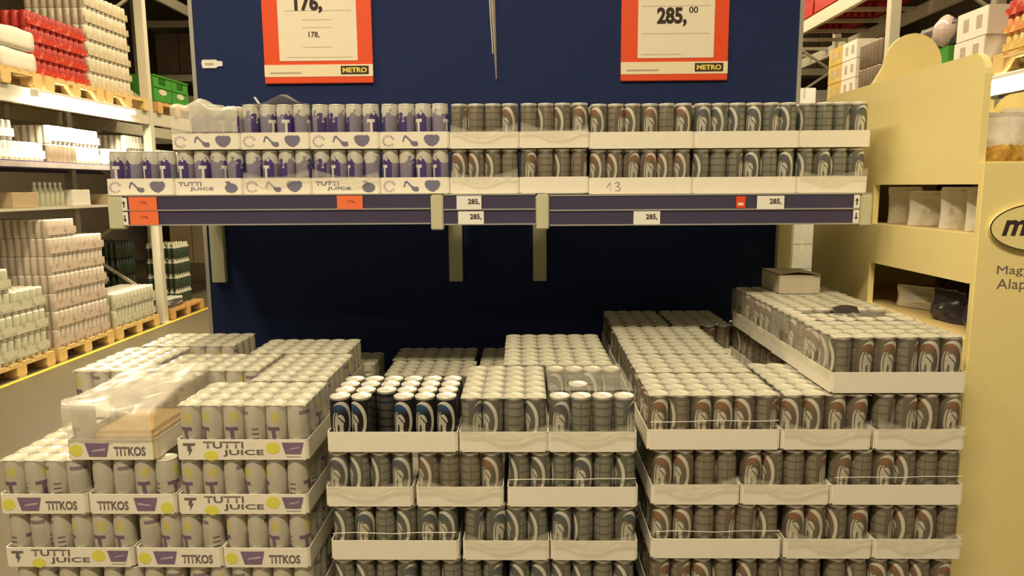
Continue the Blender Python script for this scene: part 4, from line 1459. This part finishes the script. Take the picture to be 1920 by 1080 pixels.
# dim goods on the lower deck
GD = 'goods on the lower deck of the left rack'
for j, (y, hx, hy, h, mt) in enumerate(((5.75, 0.4, 0.30, 0.20, 'carton_white'), (6.30, 0.5, 0.34, 0.14, 'carton_tan'), (7.15, 0.4, 0.30, 0.16, 'carton_white'), (7.75, 0.4, 0.4, 0.11, 'carton_tan'))):
    t = thing('carton', f'carton on the dim lower deck of the left rack, {["nearest", "second", "third", "farthest"][j]}', 'box', (LX - 0.09 - hx, y, 1.481), 0, GD)
    put('carton_body', box_mesh('carton_body', 0, hx, 0, hy, 0, h, MT[mt], 0.004), t)
    put('tape_strip', box_mesh('tape_strip', -0.001, hx + 0.001, hy / 2 - 0.025, hy / 2 + 0.025, h, h + 0.001, MT['beige_wrap']), t)
for j in range(6):
    t = thing('bottle', f'pale bottle on the lower deck of the left rack, {["first", "second", "third", "fourth", "fifth", "sixth"][j]} from the near end', 'bottle', (LX - 0.16, 6.70 + j * 0.075, 1.481), 0, GD)
    bm = bmesh.new()
    lathe(bm, [(0.0, 0), (0.033, 0), (0.034, 0.13), (0.014, 0.19), (0.014, 0.22)], 10)
    put('bottle_body', new_mesh('bottle_body', bm, MT['pale_green']), t)
    bm = bmesh.new()
    lathe(bm, [(0.016, 0.205), (0.016, 0.232), (0.0, 0.232)], 10)
    put('cap', new_mesh('cap', bm, MT['white_cap']), t)

# ------------------------------------------------------------------ right rack
RX = 3.55
rrk = thing('pallet_rack', 'cream pallet rack with beams behind the wooden stand', 'rack', (RX, 0, 0))
for y in (3.7, 7.33, 11.0):
    for x in (0.05, 1.05):
        put('upright_post', box_mesh('upright_post', -0.05, 0.05, -0.045, 0.045, 0, 6.2, MT['rack'], 0.004), rrk, (x, y, 0))
    z, k = 0.3, 0
    while z < 5.6:
        bm = bmesh.new()
        a, b = (0.10, 1.0) if k % 2 == 0 else (1.0, 0.10)
        bar(bm, (a, y, z), (b, y, z + 0.6), 0.03)
        put('brace', new_mesh('brace', bm, MT['rack']), rrk)
        z += 0.6
        k += 1
for ya, yb in ((3.75, 7.28), (7.38, 10.95), (11.05, 14.5)):
    for zb in (2.30, 3.55):
        for x in (0.03, 1.07):
            put('cross_beam', box_mesh('cross_beam', -0.025, 0.025, ya, yb, zb, zb + 0.15, MT['rack'], 0.004), rrk, (x, 0, 0))
    for q in range(6):
        yy = ya + (q + 0.5) * (yb - ya) / 6
        put('deck_bar', box_mesh('deck_bar', 0.06, 1.04, yy - 0.03, yy + 0.03, 3.66, 3.70, MT['rack']), rrk)
tube_light('glaring fluorescent tube on the right rack beam', RX - 0.06, 4.35, 5.85, 2.36, -1)
RUZ = 2.452
for y, lab in ((5.15, 'raised timber pallet under the orange and yellow packs, right rack'), (6.35, 'raised timber pallet under the white boxes, right rack'), (8.35, 'raised timber pallet under the pale cartons beyond the right rack post')):
    pallet(lab, (RX + 0.55, y, RUZ), 0.95 if y < 6 else 1.1)
RB = RUZ + 0.1385
for L in range(3):
    for k in range(2):
        bundle(f'{["yellow", "orange", "red"][L]} wrapped pack on the raised right pallet, {["near", "far"][k]} end', (RX + 0.02, 4.70 + k * 0.45, RB + L * 0.125), 6, 6, 0.073, 0.122, (('yellow_wrap', 'yellow_wrap', 'yellow_wrap'), ('orange_wrap', 'orange_wrap', 'orange_wrap'), ('red_wrap', 'red_wrap', 'red_wrap'))[L], False, True, 'bright packs on the raised right pallet')


def carton(label, loc, sx, sy, sz, mt, group, ink='black_ink'):
    t = thing('carton', label, 'box', loc, 0, group)
    put('carton_body', box_mesh('carton_body', 0, sx, 0, sy, 0, sz, MT[mt], 0.004), t)
    put('tape_strip', box_mesh('tape_strip', sx * .45, sx * .55, -0.0012, sy + 0.0012, sz * 0.75, sz + 0.0012, MT['beige_wrap']), t)
    for k in range(2):
        bm = bmesh.new()
        y0 = sy * (0.18 + 0.42 * k)
        f = bm.faces.new([bm.verts.new(p) for p in ((-0.0012, y0, sz * 0.3), (-0.0012, y0 + sy * 0.18, sz * 0.3), (-0.0012, y0 + sy * 0.18, sz * 0.75), (-0.0012, y0, sz * 0.75))])
        put('printed_mark', new_mesh('printed_mark', bm, MT[ink]), t)
    return t


GRC = 'cartons on the right rack'
carton('white carton with dark marks on the right rack, upper of two', (RX + 0.02, 5.80, RB + 0.192), 0.42, 0.40, 0.22, 'carton_white', GRC, 'faint_ink')
carton('white carton with dark marks on the right rack, lower of two', (RX + 0.02, 5.82, RB), 0.44, 0.40, 0.19, 'carton_white', GRC, 'faint_ink')
t = thing('plastic_crate', 'green plastic crate beside the white cartons on the right rack', 'crate', (RX + 0.95, 6.30, RB), 0, None)
put('crate_shell', crate_mesh(0.93, 0.55, 0.20, 'crate_green'), t)
t = thing('wrapped_bale', 'dark film-wrapped bale above the green crate on the right rack', 'bale', (RX + 0.45, 6.58, RB + 0.2005))
put('bale_body', sack_mesh(0.8, 0.5, 0.24, 9), t).data.materials[0] = MT['dark_goods']
bm = bmesh.new()
bmesh.ops.create_uvsphere(bm, u_segments=12, v_segments=8, radius=0.13)
for v in bm.verts:
    v.co *= 1 + 0.25 * noise.noise(v.co * 14)
    v.co.x *= 0.6
put('film_bundle', new_mesh('film_bundle', bm, plain('glossy_pink_film', (0.58, 0.46, 0.40), 0.15), True), t, (-0.40, -0.14, 0.14))
for L in range(3):
    for k in range(2):
        carton(f'pale yellow carton beyond the right rack post, {layern[L]} layer, {["near", "far"][k]} end', (RX + 0.02, 8.02 + k * 0.36, RB + L * 0.20), 0.6, 0.35, 0.197, ('carton_white', 'yellow_wrap')[k], GRC, 'faint_ink')
for k in range(2):
    bundle(f'dark bottle pack beside the pale cartons beyond the right post, {["lower", "upper"][k]}', (RX + 0.02, 7.50, RB + k * 0.255), 6, 6, 0.078, 0.25, ('brown_can', 'brown_can', 'wrap_pink'), False, False, GRC)
for k in range(3):
    bundle(f'dark red pack on the top level of the right rack, {["near", "middle", "far"][k]}', (RX + 0.10, 7.6 + k * 0.95, 3.702), 9, 10, 0.088, 0.42, ('red_pack', 'red_pack', 'red_pack'), False, True, 'red packs on the top level')
carton('grey carton at the right edge of the blue panel, upper of two', (2.36, 6.5, 2.12), 0.20, 0.3, 0.36, 'carton_white', GRC)
carton('grey carton at the right edge of the blue panel, lower of two', (2.36, 6.5, 1.77), 0.28, 0.3, 0.345, 'carton_white', GRC)
# tall cartons standing in the aisle behind, seen below the shelf
for k in range(8):
    carton(f'pale carton in the aisle stack right of the panel, {["bottom", "second", "third", "fourth", "fifth", "sixth", "seventh", "top"][k]}', (2.34, 6.5, 0.0 + k * 0.221), 0.33, 0.33, 0.219, 'carton_dull', 'cartons in the aisle stack', 'dark_green')

# distant racks that close the aisles
def far_rack(label, x0, y):
    t = thing('pallet_rack', label, 'rack', (x0, y, 0))
    for k in range(4):
        put('upright_post', box_mesh('upright_post', -0.05, 0.05, 0, 0.1, 0, 6.0, MT['rack']), t, (k * 2.0, 0, 0))
    for z in (1.3, 2.6, 3.9, 5.0):
        put('cross_beam', box_mesh('cross_beam', 0, 6.0, -0.03, 0.02, z, z + 0.13, MT['rack']), t)
        put('shelf_deck', box_mesh('shelf_deck', 0, 6.0, 0.021, 1.1, z + 0.10, z + 0.13, MT['rack']), t)
    return t


far_rack('distant cream rack across the end of the left aisle', -8.2, 15.5)
far_rack('distant cream rack across the end of the right aisle', 1.4, 15.5)
k = 0
for x0 in (-8.0, 1.6):
    for z in (0.0, 1.43, 2.73, 4.03):
        for q in range(3):
            mt = ['carton_tan', 'dark_goods', 'carton_white', 'brown_can'][(k * 7 + q * 3) % 4]
            lab = f'distant pallet load at the end of the {"left" if x0 < 0 else "right"} aisle, {["floor", "first beam", "second beam", "third beam"][[0.0, 1.43, 2.73, 4.03].index(z)]} level, {["left", "middle", "right"][q]} bay'
            t = thing('pallet_load', lab, 'pallet load', (x0 + q * 2.0 + 0.1, 15.75, z + 0.002), 0, 'distant pallet loads')
            for a in range(3):
                for b in range(3):
                    put('carton_body', box_mesh('carton_body', a * 0.5 + 0.01, a * 0.5 + 0.49, 0, 0.8, b * 0.3, b * 0.3 + 0.297, MT[mt], 0.0), t)
            k += 1
